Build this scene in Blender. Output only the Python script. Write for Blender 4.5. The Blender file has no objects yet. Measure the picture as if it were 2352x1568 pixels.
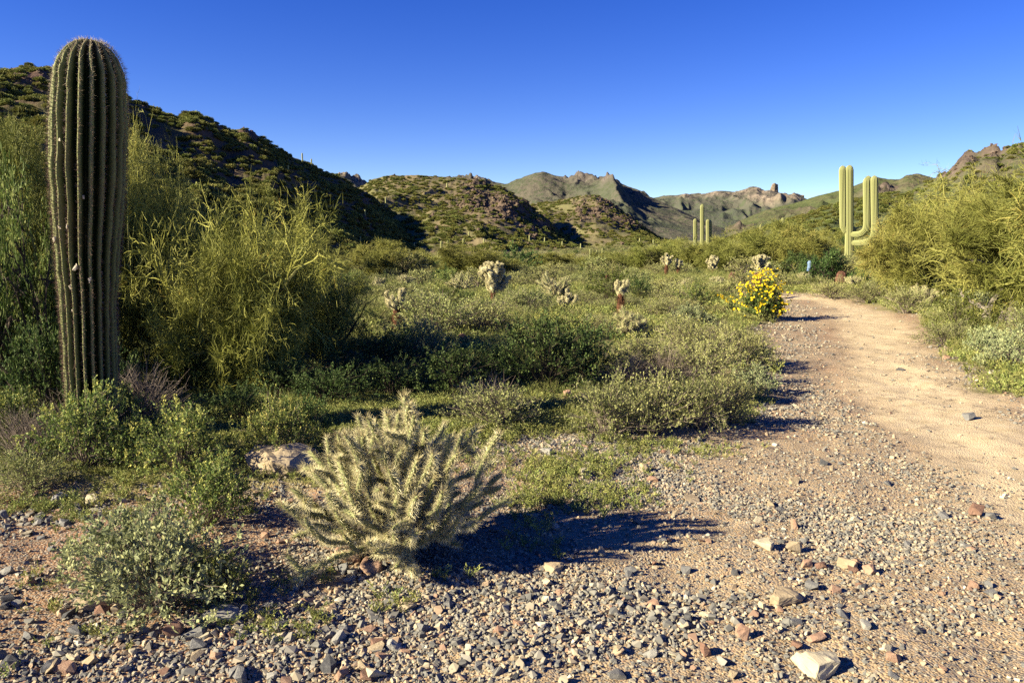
import bpy, math, random
import numpy as np
from mathutils import Vector, Matrix, Euler

rs = np.random.RandomState(11)
random.seed(5)
sc = bpy.context.scene
COL = sc.collection
PI = math.pi

# ------------------------------------------------------------------ camera, sky, sun, exposure
CAMZ = 1.6
PITCH = math.radians(7.79)
FPX = 768.0
S = 1024.0 / 2352.0
cam_d = bpy.data.cameras.new("camera")
cam = bpy.data.objects.new("camera", cam_d)
COL.objects.link(cam)
cam.location = (0, 0, CAMZ)
cam.rotation_euler = (PI / 2 - PITCH, 0, 0)
cam_d.sensor_width = 36
cam_d.lens = 27
cam_d.clip_start = 0.05
cam_d.clip_end = 20000
sc.camera = cam

SUN_EL = math.radians(26)
SUNX, SUNY = -0.945, -0.327
w = bpy.data.worlds.new("World")
sc.world = w
w.use_nodes = True
wn = w.node_tree
wn.nodes.clear()
wo = wn.nodes.new("ShaderNodeOutputWorld")
bg = wn.nodes.new("ShaderNodeBackground")
sky = wn.nodes.new("ShaderNodeTexSky")
sky.sky_type = 'NISHITA'
sky.sun_disc = False
sky.sun_elevation = SUN_EL
sky.sun_rotation = math.atan2(SUNX, SUNY) % (2 * PI)
sky.altitude = 2200
sky.air_density = 1.0
sky.dust_density = 0.0
sky.ozone_density = 3.0
bg.inputs[1].default_value = 0.05
hsv = wn.nodes.new("ShaderNodeHueSaturation")
hsv.inputs["Saturation"].default_value = 1.34
hsv.inputs["Hue"].default_value = 0.530
wn.links.new(sky.outputs[0], hsv.inputs["Color"])
wn.links.new(hsv.outputs[0], bg.inputs[0])
wn.links.new(bg.outputs[0], wo.inputs[0])

sun_d = bpy.data.lights.new("sun", 'SUN')
sun_d.energy = 5.0
sun_d.angle = math.radians(0.53)
sun_d.color = (1.0, 0.87, 0.60)
sun = bpy.data.objects.new("sun", sun_d)
COL.objects.link(sun)
sdir = Vector((SUNX * math.cos(SUN_EL), SUNY * math.cos(SUN_EL), math.sin(SUN_EL))).normalized()
sun.rotation_euler = (-sdir).to_track_quat('-Z', 'Y').to_euler()
sun.location = (-20, -10, 20)

sc.view_settings.view_transform = 'Standard'
sc.view_settings.look = 'None'
sc.view_settings.exposure = 1.83
sc.view_settings.gamma = 1
sc.view_settings.use_curve_mapping = False
sc.render.engine = 'CYCLES'
sc.cycles.max_bounces = 5
sc.cycles.diffuse_bounces = 1
sc.cycles.glossy_bounces = 1
sc.cycles.transmission_bounces = 2
sc.cycles.volume_bounces = 0
sc.cycles.transparent_max_bounces = 4
sc.cycles.use_adaptive_sampling = True
sc.cycles.adaptive_threshold = 0.008
sc.cycles.use_denoising = False

# ------------------------------------------------------------------ photo geometry helpers (u, v in 2352 x 1568 units)
CP, SP = math.cos(PITCH), math.sin(PITCH)


def ray(u, v):
    px, py = u * S - 512, 341 - v * S
    return np.array([px, FPX * CP + py * SP, -FPX * SP + py * CP])


def G(u, v):
    """ground point seen at (u, v)"""
    d = ray(u, v)
    t = -CAMZ / d[2]
    return d[0] * t, d[1] * t


def atY(u, v, Y):
    d = ray(u, v)
    t = Y / d[1]
    return np.array([d[0] * t, Y, CAMZ + d[2] * t])


def proj(x, y, z):
    dx, dy, dz = x, y, z - CAMZ
    f = dy * CP - dz * SP
    up = dy * SP + dz * CP
    return (dx / f * FPX + 512) / S, (341 - up / f * FPX) / S


# ------------------------------------------------------------------ numpy noise
_perm = rs.permutation(256)
_perm = np.concatenate([_perm, _perm, _perm])
_gr = rs.uniform(-1, 1, (256,))


def vnoise(x, y, seed=0):
    x = np.asarray(x, float) + seed * 17.31
    y = np.asarray(y, float) - seed * 9.17
    xi = np.floor(x).astype(int)
    yi = np.floor(y).astype(int)
    fx, fy = x - xi, y - yi
    fx = fx * fx * fx * (fx * (fx * 6 - 15) + 10)
    fy = fy * fy * fy * (fy * (fy * 6 - 15) + 10)
    a = lambda i, j: _gr[_perm[(_perm[(i & 255)] + (j & 255))]]
    return (a(xi, yi) * (1 - fx) + a(xi + 1, yi) * fx) * (1 - fy) + (a(xi, yi + 1) * (1 - fx) + a(xi + 1, yi + 1) * fx) * fy


def fbm(x, y, oct=4, seed=0, gain=0.5, lac=2.03):
    s, a = 0, 1.0
    for o in range(oct):
        s = s + a * vnoise(x, y, seed + o * 3)
        x = np.asarray(x) * lac
        y = np.asarray(y) * lac
        a *= gain
    return s


def ridged(x, y, oct=4, seed=0):
    s, a = 0, 1.0
    for o in range(oct):
        s = s + a * (1 - 2 * np.abs(vnoise(x, y, seed + o * 5)))
        x = np.asarray(x) * 2.1
        y = np.asarray(y) * 2.1
        a *= 0.5
    return s


def seg_dist(x, y, pts, wid):
    """signed distance-like value to a polyline with widths: <0 inside"""
    x = np.asarray(x, float)
    y = np.asarray(y, float)
    best = np.full(x.shape, 1e9)
    for i in range(len(pts) - 1):
        ax, ay = pts[i]
        bx, by = pts[i + 1]
        L2 = (bx - ax) ** 2 + (by - ay) ** 2
        t = np.clip(((x - ax) * (bx - ax) + (y - ay) * (by - ay)) / L2, 0, 1)
        d = np.hypot(x - ax - t * (bx - ax), y - ay - t * (by - ay)) - (wid[i] * (1 - t) + wid[i + 1] * t)
        best = np.minimum(best, d)
    return best


def poly_inside_dist(x, y, poly):
    x = np.asarray(x, float)
    y = np.asarray(y, float)
    inside = np.zeros(x.shape, bool)
    best = np.full(x.shape, 1e9)
    n = len(poly)
    for i in range(n):
        ax, ay = poly[i]
        bx, by = poly[(i + 1) % n]
        cond = ((ay > y) != (by > y)) & (x < (bx - ax) * (y - ay) / ((by - ay) or 1e-9) + ax)
        inside ^= cond
        L2 = (bx - ax) ** 2 + (by - ay) ** 2 + 1e-9
        t = np.clip(((x - ax) * (bx - ax) + (y - ay) * (by - ay)) / L2, 0, 1)
        best = np.minimum(best, np.hypot(x - ax - t * (bx - ax), y - ay - t * (by - ay)))
    return np.where(inside, -best, best)


# gravel bed of the trail and the bare foreground, taken to the ground plane
TRAIL = [G(u, v) for u, v in [(1700, 676), (1830, 681), (1950, 690), (2060, 728), (2140, 790), (2220, 862), (2352, 940), (2800, 1130)]]
TRAIL += [(5, 1.0), (5, -6), (-6, -6), (-6, 0.6)]
TRAIL += [G(u, v) for u, v in [(-900, 1330), (0, 1130), (250, 1150), (560, 1145), (740, 1130), (900, 1080), (1180, 1035), (1400, 1018), (1640, 1005), (1735, 950), (1765, 880), (1775, 800), (1760, 758), (1790, 720), (1700, 694)]]
TRACK = [G(u, v) for u, v in [(1700, 683), (1880, 691), (1960, 712), (2010, 760), (2045, 830), (2110, 910), (2230, 1010), (2400, 1110), (2700, 1300)]]
TRACKW = [0.4, 0.5, 0.55, 0.6, .6, .6, .62, .65, .65]


def bare_d(x, y):
    return poly_inside_dist(x, y, TRAIL) + 0.22 * fbm(x * 1.1, y * 1.1, 3, 5)


def track_d(x, y):
    return seg_dist(x, y, TRACK, TRACKW) + 0.15 * fbm(x * 1.3, y * 1.3, 3, 9)


def sstep(a, b, v):
    t = np.clip((v - a) / (b - a), 0, 1)
    return t * t * (3 - 2 * t)


def H(x, y, fine=True):
    x = np.asarray(x, float)
    y = np.asarray(y, float)
    r = np.hypot(x, y)
    b = poly_inside_dist(x, y, TRAIL)
    z = 0.10 * fbm(x * 0.16, y * 0.16, 2, 1) * sstep(3, 12, r)
    z = z + 0.35 * fbm(x * 0.03, y * 0.03, 2, 2) * sstep(25, 90, r)
    z = z - 3.3 * sstep(28, 90, r) * (1 - sstep(.10, .36, x / np.maximum(y, 1.0))) * (y > 0)
    z = z + 0.05 * sstep(-0.3, 0.5, b)
    if fine:
        z = z + 0.018 * fbm(x * 2.6, y * 2.6, 3, 3) * (1 - sstep(20, 60, r))
        z = z + 0.03 * np.exp(-(((x + 1.75) / 0.45) ** 2 + ((y - 3.35) / 0.16) ** 2))
    return z


def h1(x, y):
    return float(H(np.array([x]), np.array([y]))[0])


# ------------------------------------------------------------------ mesh builder
class MB:
    def __init__(self):
        self.V, self.F, self.M, self.T, self.n = [], [], [], [], 0

    def add(self, V, F, mat=0, tint=None):
        V = np.asarray(V, float).reshape(-1, 3)
        F = np.asarray(F, int)
        if len(F) == 0:
            return
        self.V.append(V)
        self.F.append(F + self.n)
        self.M.append(np.full(len(F), mat, int))
        self.T.append(np.zeros(len(V)) + (0.5 if tint is None else tint))
        self.n += len(V)

    def mesh(self, name, mats, smooth=False, attrs=None):
        me = bpy.data.meshes.new(name)
        V = np.concatenate(self.V)
        me.vertices.add(len(V))
        me.vertices.foreach_set("co", V.ravel())
        ls, st, tot = [], [], 0
        for F in self.F:
            k = F.shape[1]
            ls.append(F.ravel())
            st.append(tot + np.arange(len(F)) * k)
            tot += F.size
        me.loops.add(tot)
        me.loops.foreach_set("vertex_index", np.concatenate(ls).astype(np.int32))
        st = np.concatenate(st)
        me.polygons.add(len(st))
        me.polygons.foreach_set("loop_start", st.astype(np.int32))
        me.polygons.foreach_set("material_index", np.concatenate(self.M).astype(np.int32))
        me.polygons.foreach_set("use_smooth", np.full(len(st), smooth))
        a = me.attributes.new("tint", 'FLOAT', 'POINT')
        a.data.foreach_set("value", np.concatenate(self.T).astype(np.float32))
        for k, vals in (attrs or {}).items():
            a = me.attributes.new(k, 'FLOAT', 'POINT')
            a.data.foreach_set("value", np.asarray(vals, np.float32))
        for m in mats:
            me.materials.append(m)
        me.update(calc_edges=True)
        return me

    def obj(self, name, mats, parent=None, smooth=False, loc=None):
        return link(name, self.mesh(name, mats, smooth), parent, loc)


def link(name, me, parent=None, loc=None):
    o = bpy.data.objects.new(name, me)
    COL.objects.link(o)
    if parent is not None:
        o.parent = parent
    if loc is not None:
        o.location = loc
    return o


def tag(o, label, cat, group=None, kind=None):
    o['label'] = label
    o['category'] = cat
    if group:
        o['group'] = group
    if kind:
        o['kind'] = kind
    return o


def thing(name, label, cat, loc, rz=0, group=None, scale=1.0):
    o = bpy.data.objects.new(name, None)
    COL.objects.link(o)
    o.empty_display_size = 0.2
    o.location = loc
    o.rotation_euler = (0, 0, rz)
    o.scale = (scale, scale, scale) if not hasattr(scale, '__len__') else scale
    return tag(o, label, cat, group)


def unit(v):
    v = np.asarray(v, float)
    return v / (np.linalg.norm(v, axis=-1, keepdims=True) + 1e-12)


def rdir(n, r=rs):
    return unit(r.normal(size=(n, 3)))


def perp(D, r=rs):
    a = np.cross(D, rdir(len(D), r))
    return unit(a)


def frames(D):
    ref = np.where(np.abs(D[:, 2:3]) > 0.9, np.array([[1.0, 0, 0]]), np.array([[0, 0, 1.0]]))
    a = unit(np.cross(D, ref))
    return a, np.cross(D, a)


def m_segs(mb, P0, P1, r0, r1, k=3, mat=0, tint=None):
    P0, P1 = np.asarray(P0, float), np.asarray(P1, float)
    n = len(P0)
    if n == 0:
        return
    a, b = frames(unit(P1 - P0))
    r0 = np.zeros(n) + r0
    r1 = np.zeros(n) + r1
    ang = np.arange(k) * 2 * PI / k
    c, s = np.cos(ang), np.sin(ang)
    ring = a[:, None, :] * c[None, :, None] + b[:, None, :] * s[None, :, None]
    V = np.concatenate([P0[:, None] + ring * r0[:, None, None], P1[:, None] + ring * r1[:, None, None]], 1)
    base = (np.arange(n) * 2 * k)[:, None]
    F = np.concatenate([base + np.array([[i, (i + 1) % k, k + (i + 1) % k, k + i]]) for i in range(k)])
    t = None if tint is None else np.repeat(np.zeros(n) + tint, 2 * k)
    mb.add(V, F, mat, t)


def m_ribbons(mb, P0, P1, wd, mat=0, tint=None, r=rs):
    P0, P1 = np.asarray(P0, float), np.asarray(P1, float)
    n = len(P0)
    if n == 0:
        return
    s = perp(unit(P1 - P0), r) * (np.zeros(n) + wd)[:, None] * 0.5
    V = np.stack([P0 - s, P0 + s, P1 + s * 0.4, P1 - s * 0.4], 1)
    F = np.arange(n * 4).reshape(n, 4)
    mb.add(V, F, mat, None if tint is None else np.repeat(np.zeros(n) + tint, 4))


def m_leaves(mb, P, D, L, W, mat=0, tint=None, r=rs):
    P, D = np.asarray(P, float), unit(D)
    n = len(P)
    if n == 0:
        return
    L = (np.zeros(n) + L)[:, None]
    W = (np.zeros(n) + W)[:, None]
    s = perp(D, r)
    nn = np.cross(D, s)
    V = np.stack([P, P + D * L * 0.5 + s * W * 0.5 + nn * W * 0.12, P + D * L, P + D * L * 0.5 - s * W * 0.5 + nn * W * 0.12], 1)
    mb.add(V, np.arange(n * 4).reshape(n, 4), mat, None if tint is None else np.repeat(np.zeros(n) + tint, 4))


def m_spikes(mb, P, D, L, rad, mat=0, tint=None):
    P, D = np.asarray(P, float), unit(D)
    n = len(P)
    a, b = frames(D)
    rad = (np.zeros(n) + rad)[:, None]
    L = (np.zeros(n) + L)[:, None]
    V = np.stack([P + a * rad, P + (-0.5 * a + 0.87 * b) * rad, P + (-0.5 * a - 0.87 * b) * rad, P + D * L], 1)
    base = (np.arange(n) * 4)[:, None]
    F = np.concatenate([base + np.array([[0, 1, 3]]), base + np.array([[1, 2, 3]]), base + np.array([[2, 0, 3]])])
    mb.add(V, F, mat, None if tint is None else np.repeat(np.zeros(n) + tint, 4))


def m_tube(mb, pts, rad, k=8, mat=0, ribs=0, ribamp=0.0, tint=None, twist=0.0, close=True, rpow=.9, jit=0.0):
    pts = np.asarray(pts, float)
    n = len(pts)
    T = unit(np.gradient(pts, axis=0))
    ref = np.array([1.0, 0, 0]) if abs(T[0][0]) < 0.8 else np.array([0, 1.0, 0])
    a = unit(ref - T[0] * np.dot(ref, T[0]))
    A = []
    for i in range(n):
        a = unit(a - T[i] * np.dot(a, T[i]))
        A.append(a)
    A = np.array(A)
    B = np.cross(T, A)
    th = np.arange(k) * 2 * PI / k
    rad = np.zeros(n) + rad
    R = np.ones((n, k)) * rad[:, None]
    if ribs:
        ph = ribs * th[None, :] + twist * np.arange(n)[:, None]
        if jit:
            ph = ph + jit * vnoise(np.linspace(0, 9, n)[:, None] + 0 * ph, 0 * ph + 3.3, 4)
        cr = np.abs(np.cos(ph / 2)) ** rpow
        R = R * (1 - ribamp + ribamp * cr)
        if jit:
            R = R * (1 + .03 * vnoise(np.linspace(0, 40, n)[:, None] + 0 * ph, th[None, :] * 4 + 0 * ph, 6))
    V = pts[:, None] + (A[:, None] * np.cos(th)[None, :, None] + B[:, None] * np.sin(th)[None, :, None]) * R[..., None]
    V = V.reshape(-1, 3)
    i = np.arange(n - 1)[:, None] * k
    j = np.arange(k)[None, :]
    j2 = (j + 1) % k
    F = np.stack([i + j, i + j2, i + k + j2, i + k + j], -1).reshape(-1, 4)
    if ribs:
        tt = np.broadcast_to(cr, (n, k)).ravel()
    else:
        tt = None if tint is None else tint
    if close:
        V = np.concatenate([V, pts[:1], pts[-1:]])
        if tt is not None and hasattr(tt, '__len__'):
            tt = np.concatenate([tt, [0.5, 1.0]])
        mb.add(V, F, mat, tt)
        c0, c1 = n * k, n * k + 1
        jj = np.arange(k)
        caps = np.concatenate([np.stack([np.full(k, c0), (jj + 1) % k, jj], 1), np.stack([np.full(k, c1), (n - 1) * k + jj, (n - 1) * k + (jj + 1) % k], 1)])
        mb.F.append(caps + mb.n - len(V))
        mb.M.append(np.full(len(caps), mat, int))
    else:
        mb.add(V, F, mat, tt)
    return A, B, T


# ------------------------------------------------------------------ materials
def mat_new(name):
    m = bpy.data.materials.new(name)
    m.use_nodes = True
    nt = m.node_tree
    bs = nt.nodes["Principled BSDF"]
    bs.inputs["Roughness"].default_value = 0.85
    bs.inputs["Specular IOR Level"].default_value = 0.15
    return m, nt, bs


def N(nt, t, **kw):
    n = nt.nodes.new(t)
    for k, v in kw.items():
        setattr(n, k, v)
    return n


KA = 0.76  # all base colours are given as they look in the sunlit picture and brought down to real reflectances here


def ramp(nt, stops, interp='LINEAR'):
    r = N(nt, "ShaderNodeValToRGB")
    r.color_ramp.interpolation = interp
    el = r.color_ramp.elements
    while len(el) < len(stops):
        el.new(0.5)
    for e, (p, c) in zip(el, stops):
        e.position = p
        e.color = (c[0] * KA, c[1] * KA, c[2] * KA, 1)
    return r


def mixc(nt, f, a, b, mode='MIX'):
    m = N(nt, "ShaderNodeMix", data_type='RGBA', blend_type=mode)
    for sock, val in ((m.inputs[0], f), (m.inputs[6], a), (m.inputs[7], b)):
        if isinstance(val, (int, float)):
            sock.default_value = val
        elif isinstance(val, tuple):
            sock.default_value = (val[0] * KA, val[1] * KA, val[2] * KA, 1)
        else:
            nt.links.new(val, sock)
    return m.outputs[2]


def math_n(nt, op, a, b=None, clamp=False):
    m = N(nt, "ShaderNodeMath", operation=op)
    m.use_clamp = clamp
    for i, v in enumerate((a, b)):
        if v is None:
            continue
        if isinstance(v, (int, float)):
            m.inputs[i].default_value = v
        else:
            nt.links.new(v, m.inputs[i])
    return m.outputs[0]


def noise(nt, scale, detail=3, rough=0.5, vec=None):
    n = N(nt, "ShaderNodeTexNoise")
    n.inputs["Scale"].default_value = scale
    n.inputs["Detail"].default_value = detail
    n.inputs["Roughness"].default_value = rough
    if vec is not None:
        nt.links.new(vec, n.inputs["Vector"])
    return n.outputs[0]


def leaf_mat(name, stops, trans=0.22, hue_var=0.12, rough=0.6):
    """stops: colours across the per-leaf tint; object random shifts the value"""
    m, nt, bs = mat_new(name)
    at = N(nt, "ShaderNodeAttribute", attribute_name="tint")
    r = ramp(nt, stops)
    nt.links.new(at.outputs["Fac"], r.inputs[0])
    oi = N(nt, "ShaderNodeObjectInfo")
    hs = N(nt, "ShaderNodeHueSaturation")
    nt.links.new(r.outputs[0], hs.inputs["Color"])
    mr = N(nt, "ShaderNodeMapRange")
    mr.inputs[3].default_value = 1 - hue_var * 1.6
    mr.inputs[4].default_value = 1 + hue_var * 1.6
    nt.links.new(oi.outputs["Random"], mr.inputs[0])
    nt.links.new(mr.outputs[0], hs.inputs["Value"])
    mr2 = N(nt, "ShaderNodeMapRange")
    mr2.inputs[3].default_value = 0.5 + hue_var * 0.13
    mr2.inputs[4].default_value = 0.5 - hue_var * 0.13
    fr = math_n(nt, 'FRACT', math_n(nt, 'MULTIPLY', oi.outputs["Random"], 7.31))
    nt.links.new(fr, mr2.inputs[0])
    nt.links.new(mr2.outputs[0], hs.inputs["Hue"])
    nt.links.new(hs.outputs[0], bs.inputs["Base Color"])
    bs.inputs["Roughness"].default_value = rough
    tr = N(nt, "ShaderNodeBsdfTranslucent")
    nt.links.new(hs.outputs[0], tr.inputs[0])
    mx = N(nt, "ShaderNodeMixShader")
    mx.inputs[0].default_value = trans
    out = nt.nodes["Material Output"]
    nt.links.new(bs.outputs[0], mx.inputs[1])
    nt.links.new(tr.outputs[0], mx.inputs[2])
    nt.links.new(mx.outputs[0], out.inputs[0])
    return m


def solid_mat(name, a, b, scale=8.0, rough=0.85, bump=0.3, spec=0.15):
    m, nt, bs = mat_new(name)
    tc = N(nt, "ShaderNodeTexCoord")
    f = noise(nt, scale, 5, 0.6, tc.outputs["Object"])
    r = ramp(nt, [(0.3, a), (0.7, b)])
    nt.links.new(f, r.inputs[0])
    nt.links.new(r.outputs[0], bs.inputs["Base Color"])
    bs.inputs["Roughness"].default_value = rough
    bs.inputs["Specular IOR Level"].default_value = spec
    if bump:
        bp = N(nt, "ShaderNodeBump")
        bp.inputs["Strength"].default_value = bump
        bp.inputs["Distance"].default_value = 0.02
        nt.links.new(noise(nt, scale * 4, 4, 0.6, tc.outputs["Object"]), bp.inputs["Height"])
        nt.links.new(bp.outputs[0], bs.inputs["Normal"])
    return m


def stone_mat(name, a, b, c, scale=6.0):
    """stone with mottling, veins and a dusty top that lies on the stone itself"""
    m, nt, bs = mat_new(name)
    tc = N(nt, "ShaderNodeTexCoord")
    n1 = noise(nt, scale, 6, 0.65, tc.outputs["Object"])
    r = ramp(nt, [(0.25, a), (0.5, b), (0.75, c)])
    nt.links.new(n1, r.inputs[0])
    n2 = noise(nt, scale * 6, 3, 0.6, tc.outputs["Object"])
    col = mixc(nt, math_n(nt, 'MULTIPLY', n2, 0.45), r.outputs[0], (a[0] * .5, a[1] * .5, a[2] * .5))
    nt.links.new(col, bs.inputs["Base Color"])
    bp = N(nt, "ShaderNodeBump")
    bp.inputs["Strength"].default_value = 0.55
    bp.inputs["Distance"].default_value = 0.012
    nt.links.new(noise(nt, scale * 3, 6, 0.7, tc.outputs["Object"]), bp.inputs["Height"])
    nt.links.new(bp.outputs[0], bs.inputs["Normal"])
    return m


M = {}
M['bursage'] = leaf_mat('bursage_leaf', [(0, (.19, .21, .07)), (.5, (.32, .335, .125)), (1, (.48, .47, .20))], hue_var=.14)
M['brittle'] = leaf_mat('brittlebush_leaf', [(0, (.07, .12, .033)), (.5, (.165, .23, .062)), (.85, (.33, .37, .10)), (1, (.56, .54, .15))], hue_var=.10)
M['silver'] = leaf_mat('silver_leaf', [(0, (.20, .245, .12)), (.6, (.35, .395, .20)), (1, (.52, .54, .25))], hue_var=.08)
M['creosote'] = leaf_mat('creosote_leaf', [(0, (.06, .085, .02)), (.6, (.12, .15, .03)), (1, (.20, .21, .04))], hue_var=.12)
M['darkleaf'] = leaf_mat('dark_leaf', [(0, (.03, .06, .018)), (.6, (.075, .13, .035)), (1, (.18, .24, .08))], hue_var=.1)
M['pv'] = leaf_mat('palo_verde_twig', [(0, (.12, .135, .025)), (.5, (.22, .235, .055)), (.85, (.32, .315, .085)), (1, (.42, .34, .09))], trans=.12, hue_var=.10)
M['pv_near'] = leaf_mat('palo_verde_near_twig', [(0, (.08, .10, .018)), (.5, (.24, .255, .05)), (.9, (.47, .46, .11)), (1, (.55, .36, .07))], trans=.08, hue_var=.03)
M['hilltree'] = leaf_mat('hill_tree_leaf', [(0, (.11, .125, .028)), (.6, (.20, .215, .055)), (1, (.30, .29, .085))], hue_var=.2)
M['edge_leaf'] = leaf_mat('edge_tree_leaf', [(0, (.04, .08, .016)), (.6, (.12, .18, .04)), (1, (.30, .34, .10))], hue_var=.05)
M['forb'] = leaf_mat('forb_leaf', [(0, (.17, .21, .055)), (.6, (.31, .335, .10)), (1, (.45, .44, .17))], hue_var=.18)
M['grassblade'] = leaf_mat('grass_blade', [(0, (.13, .17, .04)), (.6, (.23, .26, .07)), (1, (.40, .36, .17))], hue_var=.14)
M['twig'] = solid_mat('grey_twig', (.17, .13, .11), (.30, .25, .21), 5, bump=0)
M['twig_dark'] = solid_mat('dark_bark', (.035, .028, .022), (.09, .07, .055), 9, bump=.4)
M['pv_bark'] = solid_mat('green_bark', (.14, .15, .05), (.25, .24, .09), 4, bump=.2)
M['grey_bark'] = solid_mat('grey_bark', (.17, .145, .12), (.33, .29, .25), 7, bump=.5)
M['cholla_dead'] = solid_mat('dead_cholla_bark', (.07, .03, .018), (.16, .075, .04), 14, bump=.6)
M['yellow'] = leaf_mat('yellow_petal', [(0, (.75, .50, .01)), (1, (.85, .66, .03))], trans=.25, hue_var=.02)
M['scar'] = solid_mat('pale_scar', (.42, .36, .28), (.6, .54, .43), 30, bump=.5)
M['blue'] = solid_mat('faded_blue_cloth', (.12, .20, .36), (.20, .28, .42), 20, bump=0)


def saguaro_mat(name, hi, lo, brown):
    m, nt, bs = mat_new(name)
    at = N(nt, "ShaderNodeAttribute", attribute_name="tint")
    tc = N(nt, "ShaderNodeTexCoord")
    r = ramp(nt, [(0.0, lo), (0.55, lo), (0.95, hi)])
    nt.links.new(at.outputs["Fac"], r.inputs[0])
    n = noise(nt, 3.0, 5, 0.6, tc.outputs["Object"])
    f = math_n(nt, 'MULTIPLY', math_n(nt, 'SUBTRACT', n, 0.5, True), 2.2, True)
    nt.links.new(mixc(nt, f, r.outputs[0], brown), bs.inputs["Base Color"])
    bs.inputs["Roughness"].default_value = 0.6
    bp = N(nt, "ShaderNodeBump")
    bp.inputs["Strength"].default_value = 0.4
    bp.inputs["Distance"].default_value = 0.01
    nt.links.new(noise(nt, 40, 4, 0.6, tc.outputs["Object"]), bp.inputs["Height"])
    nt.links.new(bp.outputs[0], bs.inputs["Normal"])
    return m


M['saguaro'] = saguaro_mat('saguaro_skin', (.20, .22, .09), (.015, .03, .01), (.17, .12, .07))  # second colour: shade between the ribs, painted near black into the valleys
M['saguaro_far'] = saguaro_mat('saguaro_far_skin', (.41, .42, .185), (.11, .13, .045), (.28, .27, .13))  # valley colour darkened as painted shade, for stronger rib contrast
M['barrel'] = saguaro_mat('barrel_skin', (.24, .13, .08), (.10, .12, .05), (.30, .17, .12))


def spine_mat(name, stops, rough=.45):
    m, nt, bs = mat_new(name)
    at = N(nt, "ShaderNodeAttribute", attribute_name="tint")
    r = ramp(nt, stops)
    nt.links.new(at.outputs["Fac"], r.inputs[0])
    nt.links.new(r.outputs[0], bs.inputs["Base Color"])
    bs.inputs["Roughness"].default_value = rough
    bs.inputs["Specular IOR Level"].default_value = .3
    return m


M['sag_spine'] = spine_mat('saguaro_spine', [(0, (.13, .07, .055)), (.5, (.34, .23, .17)), (1, (.72, .64, .44))])
M['cholla_spine'] = spine_mat('cholla_spine', [(0, (.30, .22, .10)), (.35, (.64, .57, .30)), (1, (.88, .82, .52))])
M['teddy_spine'] = spine_mat('teddy_spine', [(0, (.55, .47, .24)), (.5, (.82, .75, .44)), (1, (.95, .90, .62))])
M['barrel_spine'] = spine_mat('barrel_spine', [(0, (.20, .07, .05)), (.6, (.38, .18, .13)), (1, (.5, .3, .24))])
M['cholla_skin'] = solid_mat('cholla_skin', (.18, .21, .08), (.33, .34, .16), 25, bump=.3)
M['teddy_skin'] = solid_mat('teddy_skin', (.42, .40, .22), (.55, .50, .3), 25, bump=.2)

STONES = {
    'tan': stone_mat('tan_stone', (.30, .23, .15), (.42, .34, .23), (.52, .44, .32)),
    'cream': stone_mat('cream_stone', (.42, .36, .25), (.55, .49, .36), (.62, .56, .43)),
    'pink': stone_mat('pink_stone', (.30, .18, .125), (.42, .27, .19), (.50, .36, .26)),
    'red-brown': stone_mat('redbrown_stone', (.17, .095, .07), (.25, .15, .11), (.34, .22, .16)),
    'grey': stone_mat('grey_stone', (.13, .13, .135), (.21, .21, .21), (.31, .30, .28)),
    'pale grey': stone_mat('palegrey_stone', (.25, .25, .25), (.36, .35, .32), (.46, .44, .38)),
    'dark grey': stone_mat('darkgrey_stone', (.05, .052, .06), (.095, .097, .105), (.16, .16, .16)),
}

# gravel: each pebble takes its own rock colour
M['crag'] = stone_mat('crag_rock', (.07, .05, .038), (.125, .09, .068), (.20, .15, .115), .8)
M['ridge'] = stone_mat('ridge_rock', (.16, .125, .095), (.24, .19, .145), (.33, .27, .21), .06)
gm, nt, bs = mat_new('gravel_pebble')
oi = N(nt, "ShaderNodeObjectInfo")
gr_ = ramp(nt, [(0, (.13, .135, .135)), (.18, (.18, .185, .175)), (.40, (.26, .25, .22)), (.60, (.36, .32, .24)), (.76, (.46, .38, .265)), (.86, (.42, .31, .21)), (.93, (.33, .21, .15)), (.965, (.60, .56, .45)), (.985, (.08, .06, .05))], 'CONSTANT')
nt.links.new(oi.outputs["Random"], gr_.inputs[0])
tc = N(nt, "ShaderNodeTexCoord")
nn_ = noise(nt, 2.2, 4, .6, tc.outputs["Object"])
cc_ = mixc(nt, nn_, gr_.outputs[0], (.30, .24, .17), 'MIX')
mm_ = mixc(nt, 0.72, cc_, gr_.outputs[0])
nt.links.new(mm_, bs.inputs["Base Color"])
M['gravel'] = gm

# ground
gmat, nt, bs = mat_new('desert_ground')
tc = N(nt, "ShaderNodeTexCoord")
P = tc.outputs["Object"]
a_b = N(nt, "ShaderNodeAttribute", attribute_name="bare").outputs["Fac"]
a_t = N(nt, "ShaderNodeAttribute", attribute_name="track").outputs["Fac"]
a_r = N(nt, "ShaderNodeAttribute", attribute_name="red").outputs["Fac"]
n_big = noise(nt, .7, 5, .6, P)
n_mid = noise(nt, 6, 5, .65, P)
n_fin = noise(nt, 60, 5, .7, P)
dirt = ramp(nt, [(.3, (.36, .25, .15)), (.5, (.47, .345, .21)), (.7, (.56, .43, .27))])
nt.links.new(n_mid, dirt.inputs[0])
red = ramp(nt, [(.3, (.24, .125, .07)), (.7, (.40, .23, .13))])
nt.links.new(n_mid, red.inputs[0])
trk = ramp(nt, [(.3, (.60, .47, .30)), (.7, (.78, .64, .43))])
nt.links.new(n_mid, trk.inputs[0])
grn = ramp(nt, [(.25, (.17, .16, .06)), (.5, (.25, .25, .09)), (.75, (.33, .30, .14))])
nt.links.new(n_mid, grn.inputs[0])
c1 = mixc(nt, a_r, dirt.outputs[0], red.outputs[0])
c1 = mixc(nt, a_t, c1, trk.outputs[0])
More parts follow.
